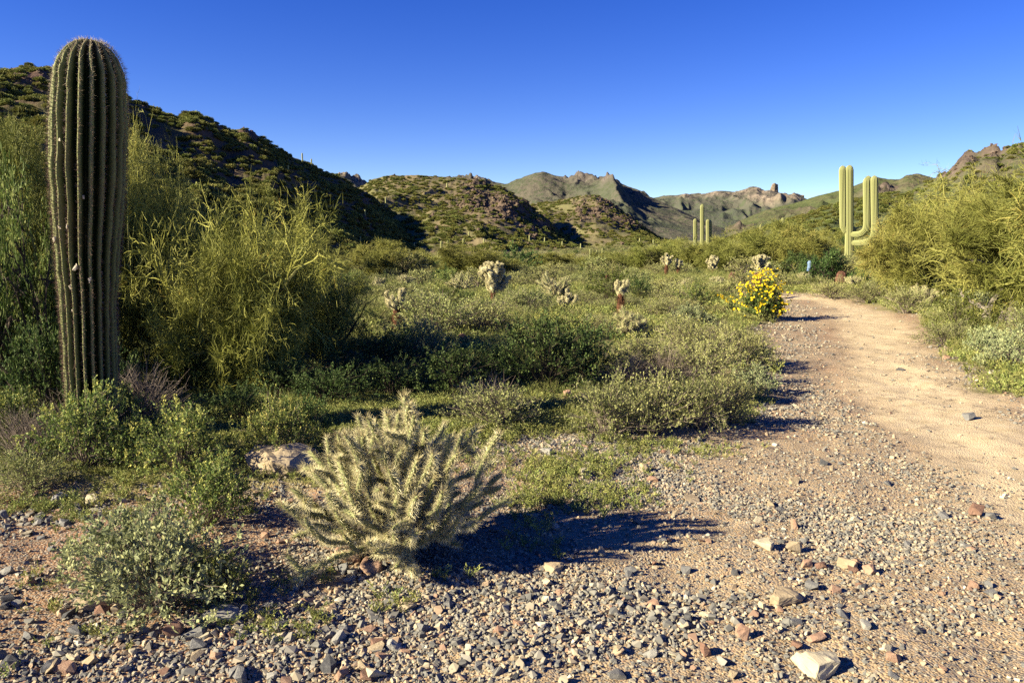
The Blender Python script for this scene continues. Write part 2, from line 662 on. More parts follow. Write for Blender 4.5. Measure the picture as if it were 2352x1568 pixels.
# fine grit: small cells of grey and tan
vor = N(nt, "ShaderNodeTexVoronoi")
vor.inputs["Scale"].default_value = 90
nt.links.new(P, vor.inputs["Vector"])
sep = N(nt, "ShaderNodeSeparateColor")
nt.links.new(vor.outputs["Color"], sep.inputs[0])
grit = ramp(nt, [(0, (.17, .17, .175)), (.35, (.30, .28, .25)), (.6, (.45, .36, .26)), (.85, (.55, .49, .38)), (.95, (.32, .19, .14))], 'CONSTANT')
nt.links.new(sep.outputs[0], grit.inputs[0])
gf = math_n(nt, 'MULTIPLY', math_n(nt, 'GREATER_THAN', sep.outputs[1], 0.5), math_n(nt, 'SUBTRACT', 0.75, math_n(nt, 'MULTIPLY', a_t, 0.72)))
c1 = mixc(nt, gf, c1, grit.outputs[0])
fb = math_n(nt, 'ADD', a_b, math_n(nt, 'MULTIPLY', math_n(nt, 'SUBTRACT', n_mid, .5), 0.9), True)
c2 = mixc(nt, fb, grn.outputs[0], c1)
c2 = mixc(nt, math_n(nt, 'MULTIPLY', n_fin, .35), c2, (.12, .09, .06))
nt.links.new(c2, bs.inputs["Base Color"])
bp = N(nt, "ShaderNodeBump")
bp.inputs["Strength"].default_value = .7
bp.inputs["Distance"].default_value = .012
hh = math_n(nt, 'ADD', math_n(nt, 'MULTIPLY', n_fin, .8), math_n(nt, 'MULTIPLY', vor.outputs["Distance"], -.8))
nt.links.new(hh, bp.inputs["Height"])
nt.links.new(bp.outputs[0], bs.inputs["Normal"])
M['ground'] = gmat


def hill_mat(name, soil, green, rock, sc1=.05, sc2=.35, spk=(.05, .06, .02), spks=.0, bumpd=.6):
    m, nt, bs = mat_new(name)
    tc = N(nt, "ShaderNodeTexCoord")
    P = tc.outputs["Object"]
    a_r = N(nt, "ShaderNodeAttribute", attribute_name="rock").outputs["Fac"]
    f1 = noise(nt, sc1, 5, .6, P)
    f2 = noise(nt, sc2, 6, .7, P)
    r1 = ramp(nt, [(.42, soil), (.58, green)])
    nt.links.new(f1, r1.inputs[0])
    r2 = ramp(nt, [(.3, tuple(c * .55 for c in rock)), (.5, rock), (.72, tuple(min(1, c * 1.7) for c in rock))])
    nt.links.new(f2, r2.inputs[0])
    c = mixc(nt, math_n(nt, 'MULTIPLY', f2, .5), r1.outputs[0], tuple(x * .5 for x in soil))
    if spks:
        v = N(nt, "ShaderNodeTexVoronoi")
        v.inputs["Scale"].default_value = spks
        nt.links.new(P, v.inputs["Vector"])
        s = math_n(nt, 'MULTIPLY', math_n(nt, 'LESS_THAN', v.outputs["Distance"], .42), .75)
        c = mixc(nt, s, c, spk)
    fr = math_n(nt, 'ADD', a_r, math_n(nt, 'MULTIPLY', math_n(nt, 'SUBTRACT', f2, .5), 1.2), True)
    c = mixc(nt, math_n(nt, 'MULTIPLY', fr, math_n(nt, 'GREATER_THAN', a_r, 0.02)), c, r2.outputs[0])
    nt.links.new(c, bs.inputs["Base Color"])
    bs.inputs["Roughness"].default_value = 1
    bs.inputs["Specular IOR Level"].default_value = 0.05
    bp = N(nt, "ShaderNodeBump")
    bp.inputs["Strength"].default_value = 1
    bp.inputs["Distance"].default_value = bumpd
    nt.links.new(f2, bp.inputs["Height"])
    nt.links.new(bp.outputs[0], bs.inputs["Normal"])
    return m


# ------------------------------------------------------------------ the ground and the trail
def build_ground():
    az = np.concatenate([np.linspace(-42, 42, 430), np.linspace(44, 316, 50)]) * PI / 180
    r = np.concatenate([np.geomspace(.25, 2.2, 14)[:-1], np.geomspace(2.2, 45, 250)[:-1], np.geomspace(45, 6500, 60)])
    A, R = np.meshgrid(az, r, indexing='ij')
    X, Y = R * np.sin(A), R * np.cos(A)
    Z = H(X, Y)
    Z = np.where(R > 300, Z - (R - 300) * .002, Z)
    na, nr = X.shape
    V = np.stack([X, Y, Z], -1).reshape(-1, 3)
    i = np.arange(na)[:, None]
    j = np.arange(nr - 1)[None, :]
    i2 = (i + 1) % na
    F = np.stack([i * nr + j, i2 * nr + j, i2 * nr + j + 1, i * nr + j + 1], -1).reshape(-1, 4)[:, ::-1]
    V = np.concatenate([V, [[0, 0, float(H(np.array([0.]), np.array([0.]))[0])]]])
    c = len(V) - 1
    ii = np.arange(na)
    fan = np.stack([np.full(na, c), ((ii + 1) % na) * nr, ii * nr], 1)
    x, y = V[:, 0], V[:, 1]
    bd = bare_d(x, y)
    bare = 1 - sstep(-.12, .30, bd)
    patch = sstep(.15, .6, fbm(x * .5, y * .5, 3, 21)) * .5 * (1 - sstep(25, 60, np.hypot(x, y)))
    bare = np.clip(bare + patch, 0, 1)
    td = track_d(x, y)
    track = (1 - sstep(-.45, .35, td))
    redm = np.clip(1 - sstep(-1.5, -.2, x - (y - 3.5) * .15), 0, 1) * .85 + .8 * np.exp(-(td - .1) ** 2 / .03) * (x > 3) * 0.6
    redm = np.clip(redm + sstep(.25, .8, fbm(x * .9, y * .9, 3, 33)) * .5, 0, 1)
    cx, cy = x[F].mean(1), y[F].mean(1)
    rr = np.hypot(cx, cy)
    inside = (poly_inside_dist(cx, cy, TRAIL) < 0) & (rr < 40)
    at = {'bare': bare, 'track': track, 'red': redm}
    for nm, sel, fn in (('trail', inside, fan), ('ground', ~inside, np.zeros((0, 3), int))):
        mb = MB()
        mb.V = [V]
        mb.T = [np.full(len(V), .5)]
        mb.F = [F[sel]] + ([fn] if len(fn) else [])
        mb.M = [np.zeros(int(sel.sum()), int)] + ([np.zeros(len(fn), int)] if len(fn) else [])
        # drop unused verts
        used = np.zeros(len(V), bool)
        for f in mb.F:
            used[f.ravel()] = True
        remap = np.cumsum(used) - 1
        mb.V = [V[used]]
        mb.T = [np.full(int(used.sum()), .5)]
        mb.F = [remap[f] for f in mb.F]
        me = mb.mesh(nm, [M['ground']], True, {k: v[used] for k, v in at.items()})
        o = link(nm, me)
        o['kind'] = 'structure'


build_ground()

# ------------------------------------------------------------------ hills and mountains: real terrain, each ridge at its own distance
HILLS = {}


def hill(name, prof, dist, foot, mat, na=260, nt_=110, back=.5, gully=.10, gs=12, rough=.012, rocks=(), rockamp=1.0, seed=0, power=1.15):
    """prof: (u, v) skyline; dist/foot: (u, metres) of the crest and of the toe of the slope"""
    pu = np.array([p[0] for p in prof], float)
    u = np.linspace(pu[0], pu[-1], na)
    v = np.interp(u, pu, [p[1] for p in prof])
    Rr = np.interp(u, [d[0] for d in dist], [d[1] for d in dist])
    Rf = np.interp(u, [d[0] for d in foot], [d[1] for d in foot])
    D = np.array([ray(a, b) for a, b in zip(u, v)])
    hl = np.hypot(D[:, 0], D[:, 1])
    zr = CAMZ + Rr * D[:, 2] / hl
    dx, dy = D[:, 0] / hl, D[:, 1] / hl
    t = np.concatenate([np.linspace(0, 1, nt_), np.linspace(1, 1 + back, nt_ // 3)[1:]])
    T, _ = np.meshgrid(t, u, indexing='xy')
    Rg = Rf[:, None] + (Rr - Rf)[:, None] * T
    X, Y = dx[:, None] * Rg, dy[:, None] * Rg
    front = np.clip(T, 0, 1) ** power
    fall = np.clip(1 - ((T - 1) / back) ** 1.5 * 1.0, 0, 1)
    prof_s = np.where(T <= 1, front, fall)
    hgt = zr[:, None] + 4.0
    g = ridged(X / gs + .4 * fbm(X / gs, Y / gs, 2, seed + 7), Y / gs * .6, 4, seed)
    env = np.clip(4 * T * (1 - T), 0, 1) ** .7 * (T < 1) + .12 * np.exp(-((T - 1) / .08) ** 2)
    z = -4.0 + hgt * prof_s + hgt.clip(4) * gully * (g - .75) * env
    z += rough * hgt.clip(6) * fbm(X / gs * 5, Y / gs * 5, 4, seed + 3)
    rock = np.zeros_like(T)
    for (ru, rv, su, sv, amt) in rocks:
        # outcrops sit where the photo shows them: find their cell from the view angles
        PU = u[:, None] + 0 * T
        dh = np.hypot(X, Y)
        cosd = Y
        f = Y * CP - (z - CAMZ) * SP
        PV = (341 - (Y * SP + (z - CAMZ) * CP) / f * FPX) / S
        rock = np.maximum(rock, amt * np.exp(-(((PU - ru) / su) ** 2 + ((PV - rv) / sv) ** 2)) * (T <= 1.02))
    rock = rock * np.clip(1.0 + .9 * fbm(X / gs * 3, Y / gs * 3, 3, seed + 9), 0, 1.4)
    blocks = np.floor(3.0 * (fbm(X / gs * 7, Y / gs * 7, 2, seed + 13) + 1)) / 3.0 - 1 + .6 * ridged(X / gs * 9, Y / gs * 9, 2, seed + 15)
    z += rock.clip(0, 1) * rockamp * (blocks + .6)
    V = np.stack([X, Y, z], -1)
    n1, n2 = T.shape
    i = np.arange(n1 - 1)[:, None]
    j = np.arange(n2 - 1)[None, :]
    F = np.stack([i * n2 + j, (i + 1) * n2 + j, (i + 1) * n2 + j + 1, i * n2 + j + 1], -1).reshape(-1, 4)
    mb = MB()
    mb.add(V, F)
    me = mb.mesh(name, [mat], True, {'rock': np.clip(rock, 0, 1).ravel()})
    o = link(name, me)
    o['kind'] = 'structure'
    HILLS[name] = (u, t, V, rock)
    return o


MH_A = hill_mat('near_hillside', (.12, .09, .06), (.12, .12, .05), (.13, .085, .07), .06, .5)
MH_B = hill_mat('middle_hillside', (.20, .165, .10), (.165, .165, .075), (.12, .09, .07), .05, .4)
MH_D = hill_mat('far_mountainside', (.13, .12, .095), (.095, .11, .075), (.125, .11, .10), .006, .05, (.07, .085, .05), .12, 6)
MH_E = hill_mat('boulder_mountainside', (.12, .12, .095), (.09, .105, .08), (.215, .18, .145), .004, .03, (.08, .10, .06), .05, 10)
MH_F = hill_mat('green_mountainside', (.14, .13, .08), (.10, .125, .05), (.12, .095, .08), .008, .06, (.07, .09, .04), .14, 6)

hill('hill_left', [(-700, 60), (-350, 120), (-150, 155), (0, 166), (30, 164), (60, 160), (95, 154), (130, 168), (200, 190), (290, 226), (330, 243), (380, 255), (410, 264), (440, 257), (465, 268), (490, 283), (530, 302), (560, 297), (590, 315), (640, 342), (680, 362), (740, 390), (775, 402), (830, 437), (880, 470), (930, 507), (980, 538), (1020, 562), (1060, 580)],
     [(-700, 190), (0, 235), (400, 262), (700, 290), (1060, 300)], [(-700, 40), (0, 62), (300, 80), (600, 110), (850, 165), (1060, 240)], MH_A,
     na=420, nt_=150, gully=.06, gs=26, rough=.016, rocks=[(100, 180, 60, 25, 1), (330, 250, 40, 18, .8), (500, 300, 60, 22, 1), (570, 310, 40, 18, 1), (370, 330, 70, 30, .5), (600, 400, 120, 30, .4), (850, 460, 50, 20, .8), (800, 500, 60, 20, .5)], rockamp=.6, seed=3)
hill('hill_middle', [(760, 500), (800, 450), (830, 425), (855, 408), (880, 400), (905, 397), (930, 401), (960, 399), (1000, 402), (1030, 407), (1065, 411), (1090, 414), (1120, 424), (1150, 428), (1185, 448), (1200, 460), (1240, 492), (1280, 525), (1310, 545), (1350, 565), (1390, 580)],
     [(760, 420), (1100, 400), (1390, 420)], [(760, 230), (1100, 200), (1390, 240)], MH_B,
     na=360, nt_=150, gully=.10, gs=45, rough=.02, rocks=[(1110, 460, 55, 26, 1.0), (1160, 490, 50, 26, 1.1), (1240, 525, 40, 16, .9), (1200, 470, 30, 12, .8), (900, 402, 50, 8, .6), (1090, 425, 40, 10, .7)], rockamp=1.5, seed=8)
hill('hill_right_of_middle', [(1180, 500), (1220, 470), (1255, 461), (1300, 457), (1340, 449), (1370, 451), (1400, 467), (1440, 494), (1480, 522), (1515, 545), (1560, 556), (1600, 575)],
     [(1180, 560), (1600, 560)], [(1180, 300), (1600, 300)], MH_B,
     na=260, nt_=120, gully=.12, gs=55, rough=.02, rocks=[(1380, 480, 50, 22, 1.1), (1440, 510, 40, 16, 1.0), (1340, 500, 40, 14, .7)], rockamp=1.6, seed=12)
hill('far_peak_left', [(700, 440), (760, 412), (778, 404), (800, 400), (815, 407), (830, 416), (850, 424), (900, 445)],
     [(700, 2600), (900, 2600)], [(700, 1900), (900, 1900)], MH_E, na=100, nt_=50, gs=180, rocks=[(800, 415, 80, 25, 1.0)], rockamp=14, seed=15)
hill('far_mountain', [(960, 425), (1030, 405), (1080, 407), (1130, 418), (1165, 420), (1200, 405), (1225, 396), (1245, 394), (1265, 400), (1300, 411), (1330, 406), (1350, 403), (1375, 407), (1392, 403), (1410, 405), (1430, 420), (1450, 427), (1470, 436), (1490, 448), (1520, 462), (1600, 500), (1700, 540)],
     [(960, 1500), (1250, 1350), (1700, 1250)], [(960, 750), (1700, 700)], MH_D, na=300, nt_=130, gully=.13, gs=105, rough=.02,
     rocks=[(1350, 410, 60, 8, .8), (1400, 412, 30, 12, .8), (1080, 412, 60, 8, .8), (1480, 450, 30, 10, .7)], rockamp=6, seed=26)
hill('boulder_mountain', [(1430, 470), (1500, 455), (1530, 450), (1560, 448), (1600, 446), (1630, 443), (1660, 441), (1685, 443), (1710, 440), (1722, 434), (1738, 433), (1750, 440), (1770, 440), (1790, 443), (1805, 449), (1825, 446), (1840, 449), (1860, 458), (1900, 475), (2000, 500)],
     [(1430, 3400), (2000, 3400)], [(1430, 1700), (2000, 1700)], MH_E, na=300, nt_=120, gully=.2, gs=260, rough=.012,
     rocks=[(1650, 446, 60, 6, 1.0), (1735, 445, 40, 12, 1.2), (1780, 455, 45, 12, 1.2), (1830, 452, 25, 7, 1.1), (1570, 450, 40, 4, .8)], rockamp=6, seed=27)
hill('mountain_right', [(1560, 545), (1640, 540), (1700, 505), (1760, 480), (1830, 462), (1880, 447), (1910, 440), (1950, 430), (1990, 413), (2015, 405), (2040, 410), (2065, 409), (2085, 399), (2100, 399), (2130, 407), (2160, 411), (2260, 420), (2400, 430)],
     [(1560, 1500), (2400, 1300)], [(1560, 800), (2400, 600)], MH_F, na=300, nt_=120, gully=.2, gs=120, rough=.012, rocks=[(1700, 530, 60, 10, .6), (2040, 440, 60, 12, .7), (1850, 490, 60, 8, .5)], rockamp=7, seed=33)
hill('spur_right', [(1560, 575), (1650, 552), (1760, 520), (1850, 492), (1900, 475), (1960, 455), (2060, 440), (2160, 430), (2300, 425), (2420, 430)],
     [(1560, 640), (2420, 620)], [(1560, 330), (2420, 280)], MH_F, na=220, nt_=90, gully=.16, gs=60, rough=.014, seed=39)
hill('crag_right', [(2100, 430), (2150, 412), (2180, 396), (2200, 372), (2215, 355), (2232, 347), (2250, 345), (2262, 336), (2275, 333), (2292, 333), (2300, 344), (2325, 330), (2345, 321), (2380, 315), (2450, 300), (2600, 260), (2900, 240), (3200, 260)],
     [(2100, 640), (3200, 520)], [(2100, 300), (3200, 170)], MH_F, na=300, nt_=130, gully=.16, gs=55, rough=.02, rocks=[(2220, 365, 40, 25, 1.2), (2270, 350, 50, 18, 1.1), (2180, 400, 35, 18, 1.0), (2300, 390, 60, 30, .5)], rockamp=1.8, seed=44)

# rock pinnacle on the boulder mountain
def rock_mesh(name, mat, n=14, sx=1, sy=1, sz=1, seed=0, flat_bottom=True, sub=0):
    import bmesh
    r = np.random.RandomState(seed)
    pts = r.uniform(-1, 1, (n, 3))
    pts = pts / np.maximum(np.abs(pts).max(1, keepdims=True), 1e-6) * r.uniform(.72, 1, (n, 1))
    nr = np.linalg.norm(pts, axis=1, keepdims=True)
    pts = pts / nr * np.minimum(nr, 1.15)
    bm = bmesh.new()
    for p in pts:
        bm.verts.new((p[0] * .5 * sx, p[1] * .5 * sy, p[2] * .5 * sz))
    bmesh.ops.convex_hull(bm, input=bm.verts)
    bmesh.ops.delete(bm, geom=[v for v in bm.verts if not v.link_faces], context='VERTS')
    if sub:
        bmesh.ops.bevel(bm, geom=list(bm.edges), offset=.035 * min(sx, sy, sz), segments=1, affect='EDGES', profile=.6)
        bmesh.ops.triangulate(bm, faces=bm.faces[:])
        bmesh.ops.subdivide_edges(bm, edges=[e for e in bm.edges if e.calc_length() > .12 * max(sx, sy)], cuts=2, use_grid_fill=True)
        for v in bm.verts:
            k = 6.0 / max(sx, sy, sz)
            d = .022 * max(sx, sy, sz) * float(fbm(np.array([v.co.x * k + v.co.z * 3 * k]), np.array([v.co.y * k - v.co.z * 2 * k]), 3, seed)[0])
            v.co += v.normal * d
    me = bpy.data.meshes.new(name)
    bm.to_mesh(me)
    bm.free()
    me.materials.append(mat)
    return me


pp = atY(1778, 444, 3380)
o = link('rock_pinnacle', rock_mesh('rock_pinnacle', M['ridge'], 26, 36, 34, 84, 5, sub=1), None, (pp[0], 3380, pp[2] + 8))
tag(o, 'blocky rock pinnacle standing up on the far boulder-strewn ridge', 'rock')
for i, (u_, w_, h_) in enumerate([(1722, 95, 55), (1741, 75, 50), (1827, 70, 40), (1840, 60, 26), (1762, 60, 26), (1800, 50, 26)]):
    p_ = atY(u_, np.interp(u_, [1722, 1741, 1762, 1800, 1827, 1840], [440, 439, 443, 450, 450, 451]), 3380)
    o = link('ridge_boulder', rock_mesh('ridge_boulder', M['ridge'], 26, w_ * .45, 40, h_ * .6, 60 + i, sub=1), None, (p_[0], 3380, p_[2]))
    tag(o, ['broad tan boulder hump at the top of the far ridge left of the pinnacle',
            'tan boulder adjoining the summit hump left of the ridge pinnacle',
            'rounded tan boulder on the far ridge right of the pinnacle',
            'last low tan boulder at the right end of the far rocky ridge',
            'low tan boulder at the left foot of the ridge pinnacle',
            'low tan boulder at the right foot of the ridge pinnacle'][i], 'boulder', 'boulders along the far ridge')

# ------------------------------------------------------------------ scattering of uncountable stuff with geometry nodes
def variants(name, meshes):
    c = bpy.data.collections.new(name)
    for i, me in enumerate(meshes):
        o = bpy.data.objects.new("%s_%02d" % (name, i), me)
        c.objects.link(o)
    return c


def scatter(name, coll, nvar, P, scale, rot, label, cat=None):
    P = np.asarray(P, float)
    n = len(P)
    me = bpy.data.meshes.new(name)
    me.vertices.add(n)
    me.vertices.foreach_set("co", P.ravel())
    a = me.attributes.new("scl", 'FLOAT_VECTOR', 'POINT')
    scale = np.asarray(scale, float)
    if scale.ndim == 1:
        scale = np.repeat(scale[:, None], 3, 1)
    a.data.foreach_set("vector", scale.ravel())
    a = me.attributes.new("rot", 'FLOAT_VECTOR', 'POINT')
    a.data.foreach_set("vector", np.asarray(rot, float).ravel())
    a = me.attributes.new("idx", 'INT', 'POINT')
    a.data.foreach_set("value", rs.randint(0, nvar, n).astype(np.int32))
    o = link(name, me)
    ng = bpy.data.node_groups.new(name, 'GeometryNodeTree')
    ng.interface.new_socket("Geometry", in_out='INPUT', socket_type='NodeSocketGeometry')
    ng.interface.new_socket("Geometry", in_out='OUTPUT', socket_type='NodeSocketGeometry')
    gi = ng.nodes.new("NodeGroupInput")
    go = ng.nodes.new("NodeGroupOutput")
    ip = ng.nodes.new("GeometryNodeInstanceOnPoints")
    ci = ng.nodes.new("GeometryNodeCollectionInfo")
    ci.inputs["Collection"].default_value = coll
    ci.inputs["Separate Children"].default_value = True
    ci.inputs["Reset Children"].default_value = True
    ip.inputs["Pick Instance"].default_value = True

    def attr(nm, ty):
        n_ = ng.nodes.new("GeometryNodeInputNamedAttribute")
        n_.data_type = ty
        n_.inputs["Name"].default_value = nm
        return n_.outputs["Attribute"]
    e2r = ng.nodes.new("FunctionNodeEulerToRotation")
    L = ng.links.new
    L(gi.outputs[0], ip.inputs["Points"])
    L(ci.outputs[0], ip.inputs["Instance"])
    L(attr("idx", 'INT'), ip.inputs["Instance Index"])
    L(attr("rot", 'FLOAT_VECTOR'), e2r.inputs[0])
    L(e2r.outputs[0], ip.inputs["Rotation"])
    L(attr("scl", 'FLOAT_VECTOR'), ip.inputs["Scale"])
    L(ip.outputs[0], go.inputs[0])
    mod = o.modifiers.new("scatter", 'NODES')
    mod.node_group = ng
    tag(o, label, cat or name.replace('_', ' '), kind='stuff')
    return o


# ------------------------------------------------------------------ plant meshes
def rot_about(v, axis, ang):
    return v * math.cos(ang) + np.cross(axis, v) * math.sin(ang) + axis * np.dot(axis, v) * (1 - math.cos(ang))


def bend_dirs(D, spread, r, up=0.0):
    """random directions around D"""
    o = unit(D + r.normal(size=D.shape) * spread + np.array([0, 0, up]))
    return o


def shrub_mesh(name, mats, seed, R=.5, Hh=.5, stems=90, leaves=3200, L=.022, W=.012, open_=.55, droop=.0, twigs=500, tip=0.15, flat=1.0, lw=.0018, shell=.45, spikes=0, combined=False):
    """dome of radiating stems with side twigs and separate leaves; mats: [leaf, twig]"""
    r = np.random.RandomState(seed)
    mb = MB()
    th = r.uniform(0, 2 * PI, stems)
    el = np.arccos(r.uniform(0, 1, stems) ** open_)  # angle from vertical
    el = np.clip(el, 0, 1.45)
    lump = 1 + .28 * vnoise(np.cos(th) * 1.7 + seed, np.sin(th) * 1.7 + el * 2, seed) + r.uniform(-.18, .12, stems)
    tipP = np.stack([np.sin(el) * np.cos(th) * R, np.sin(el) * np.sin(th) * R, np.cos(el) * Hh + .02], 1) * lump[:, None]
    base = np.stack([r.normal(0, .05 * R, stems), r.normal(0, .05 * R, stems), np.full(stems, -.03)], 1)
    mid = base * .5 + tipP * .5 + r.normal(0, .06 * R, (stems, 3)) + np.array([0, 0, .03]) - (tipP - base) * [[.06, .06, -.1]]
    m_segs(mb, base, mid, lw * 2.2, lw * 1.4, 3, 1)
    m_segs(mb, mid, tipP, lw * 1.4, lw * .5, 3, 1)
    # side twigs
    si = r.randint(0, stems, twigs)
    t = r.uniform(.15, 1, twigs) ** .7
    q = np.where((t < .5)[:, None], base[si] + (mid - base)[si] * (t * 2)[:, None], mid[si] + (tipP - mid)[si] * (t * 2 - 1)[:, None])
    d = unit(tipP[si] - base[si])
    td = bend_dirs(d, .55, r, .15)
    tl = r.uniform(.10, .28, twigs) * R
    q2 = q + td * tl[:, None]
    m_ribbons(mb, q, q2, lw * 1.5, 1, r=r)
    # leaves on twigs
    li = r.randint(0, twigs, leaves)
    lt = r.uniform(shell * .3, 1.05, leaves)
    p = q[li] + (q2 - q)[li] * lt[:, None]
    rel = np.linalg.norm(p / np.array([R, R, Hh]), axis=1)
    keep = r.uniform(size=leaves) < np.clip((rel - .15) * 1.6, .12, 1)
    keep &= p[:, 2] > -.01
    p, li = p[keep], li[keep]
    ld = bend_dirs(td[li], .75, r, .25)
    n = len(p)
    tint = np.clip(r.normal(.45, .2, n) + (r.uniform(size=n) < tip) * .4, 0, 1)
    lf = MB()
    m_leaves(lf, p, ld, L * r.uniform(.6, 1.25, n), W * r.uniform(.7, 1.2, n), 0, tint, r)
    if spikes:
        # upright leafy tips, yellowish where new
        ns = 22
        k = r.choice(stems, spikes)
        hgt = r.uniform(.06, .13, spikes) * (Hh / .45)
        i2 = np.repeat(np.arange(spikes), ns)
        tt = r.uniform(0, 1, len(i2))
        sp = tipP[k][i2] + np.stack([r.normal(0, .008, len(i2)), r.normal(0, .008, len(i2)), tt * hgt[i2]], 1)
        m_leaves(lf, sp, unit(r.normal(0, .7, (len(i2), 3)) + [0, 0, .9]), L * .7, W * .8, 0, np.clip(.7 + tt * .35 + r.normal(0, .1, len(i2)), 0, 1), r)
    if combined:
        for V_, F_, M_, T_ in zip(lf.V, lf.F, lf.M, lf.T):
            mb.add(V_, F_ - F_.min(), 0, T_)
        return mb.mesh(name, mats, False)
    for m_ in mb.M:
        m_[:] = 0
    return mb.mesh('stems', [mats[1]], False), lf.mesh('foliage', [mats[0]], False)


def split_shrub(me_args):
    pass


def twig_bush(name, mat, seed, R=.5, Hh=.45, stems=160):
    r = np.random.RandomState(seed)
    mb = MB()
    th = r.uniform(0, 2 * PI, stems)
    el = r.uniform(.1, 1.35, stems)
    tipP = np.stack([np.sin(el) * np.cos(th) * R, np.sin(el) * np.sin(th) * R, np.cos(el) * Hh + .02], 1) * r.uniform(.6, 1.1, (stems, 1))
    base = r.normal(0, .03, (stems, 3)) * [1, 1, 0]
    mid = (base + tipP) * .5 + r.normal(0, .05 * R, (stems, 3)) + [0, 0, .04]
    m_segs(mb, base, mid, .003, .002, 3)
    m_segs(mb, mid, tipP, .002, .0008, 3)
    for k in range(5):
        t = r.uniform(.3, 1, stems)[:, None]
        q = mid + (tipP - mid) * t
        d = bend_dirs(unit(tipP - base), .6, r)
        m_segs(mb, q, q + d * r.uniform(.1, .3, (stems, 1)) * R, .0013, .0005, 3)
    return mb.mesh(name, [mat], False)


def forb_mesh(name, mat, seed, n=46, R=.06, Hh=.07, L=.02, W=.007):
    r = np.random.RandomState(seed)
    mb = MB()
    k = 9
    th = r.uniform(0, 2 * PI, k)
    tipP = np.stack([np.cos(th) * R * r.uniform(.3, 1, k), np.sin(th) * R * r.uniform(.3, 1, k), Hh * r.uniform(.5, 1, k)], 1)
    m_ribbons(mb, np.zeros((k, 3)), tipP, .002, 0, .3, r)
    i = r.randint(0, k, n)
    t = r.uniform(.2, 1, n)[:, None]
    m_leaves(mb, tipP[i] * t, bend_dirs(unit(tipP[i]), .8, r, .2), L * r.uniform(.6, 1.3, n), W, 0, np.clip(r.normal(.5, .25, n), 0, 1), r)
    return mb.mesh(name, [mat], False)


def grass_mesh(name, mat, seed, n=34, R=.05, Hh=.16):
    r = np.random.RandomState(seed)
    mb = MB()
    b = r.normal(0, R * .4, (n, 3)) * [1, 1, 0]
    d1 = unit(np.stack([r.normal(0, .35, n), r.normal(0, .35, n), np.ones(n)], 1))
    h = Hh * r.uniform(.5, 1.1, n)[:, None]
    m = b + d1 * h * .6
    d2 = unit(d1 + np.stack([r.normal(0, .4, n), r.normal(0, .4, n), np.full(n, -.25)], 1))
    t = np.clip(r.normal(.5, .25, n), 0, 1)
    m_ribbons(mb, b, m, .004, 0, t, r)
    m_ribbons(mb, m, m + d2 * h * .45, .0026, 0, t, r)
    return mb.mesh(name, [mat], False)


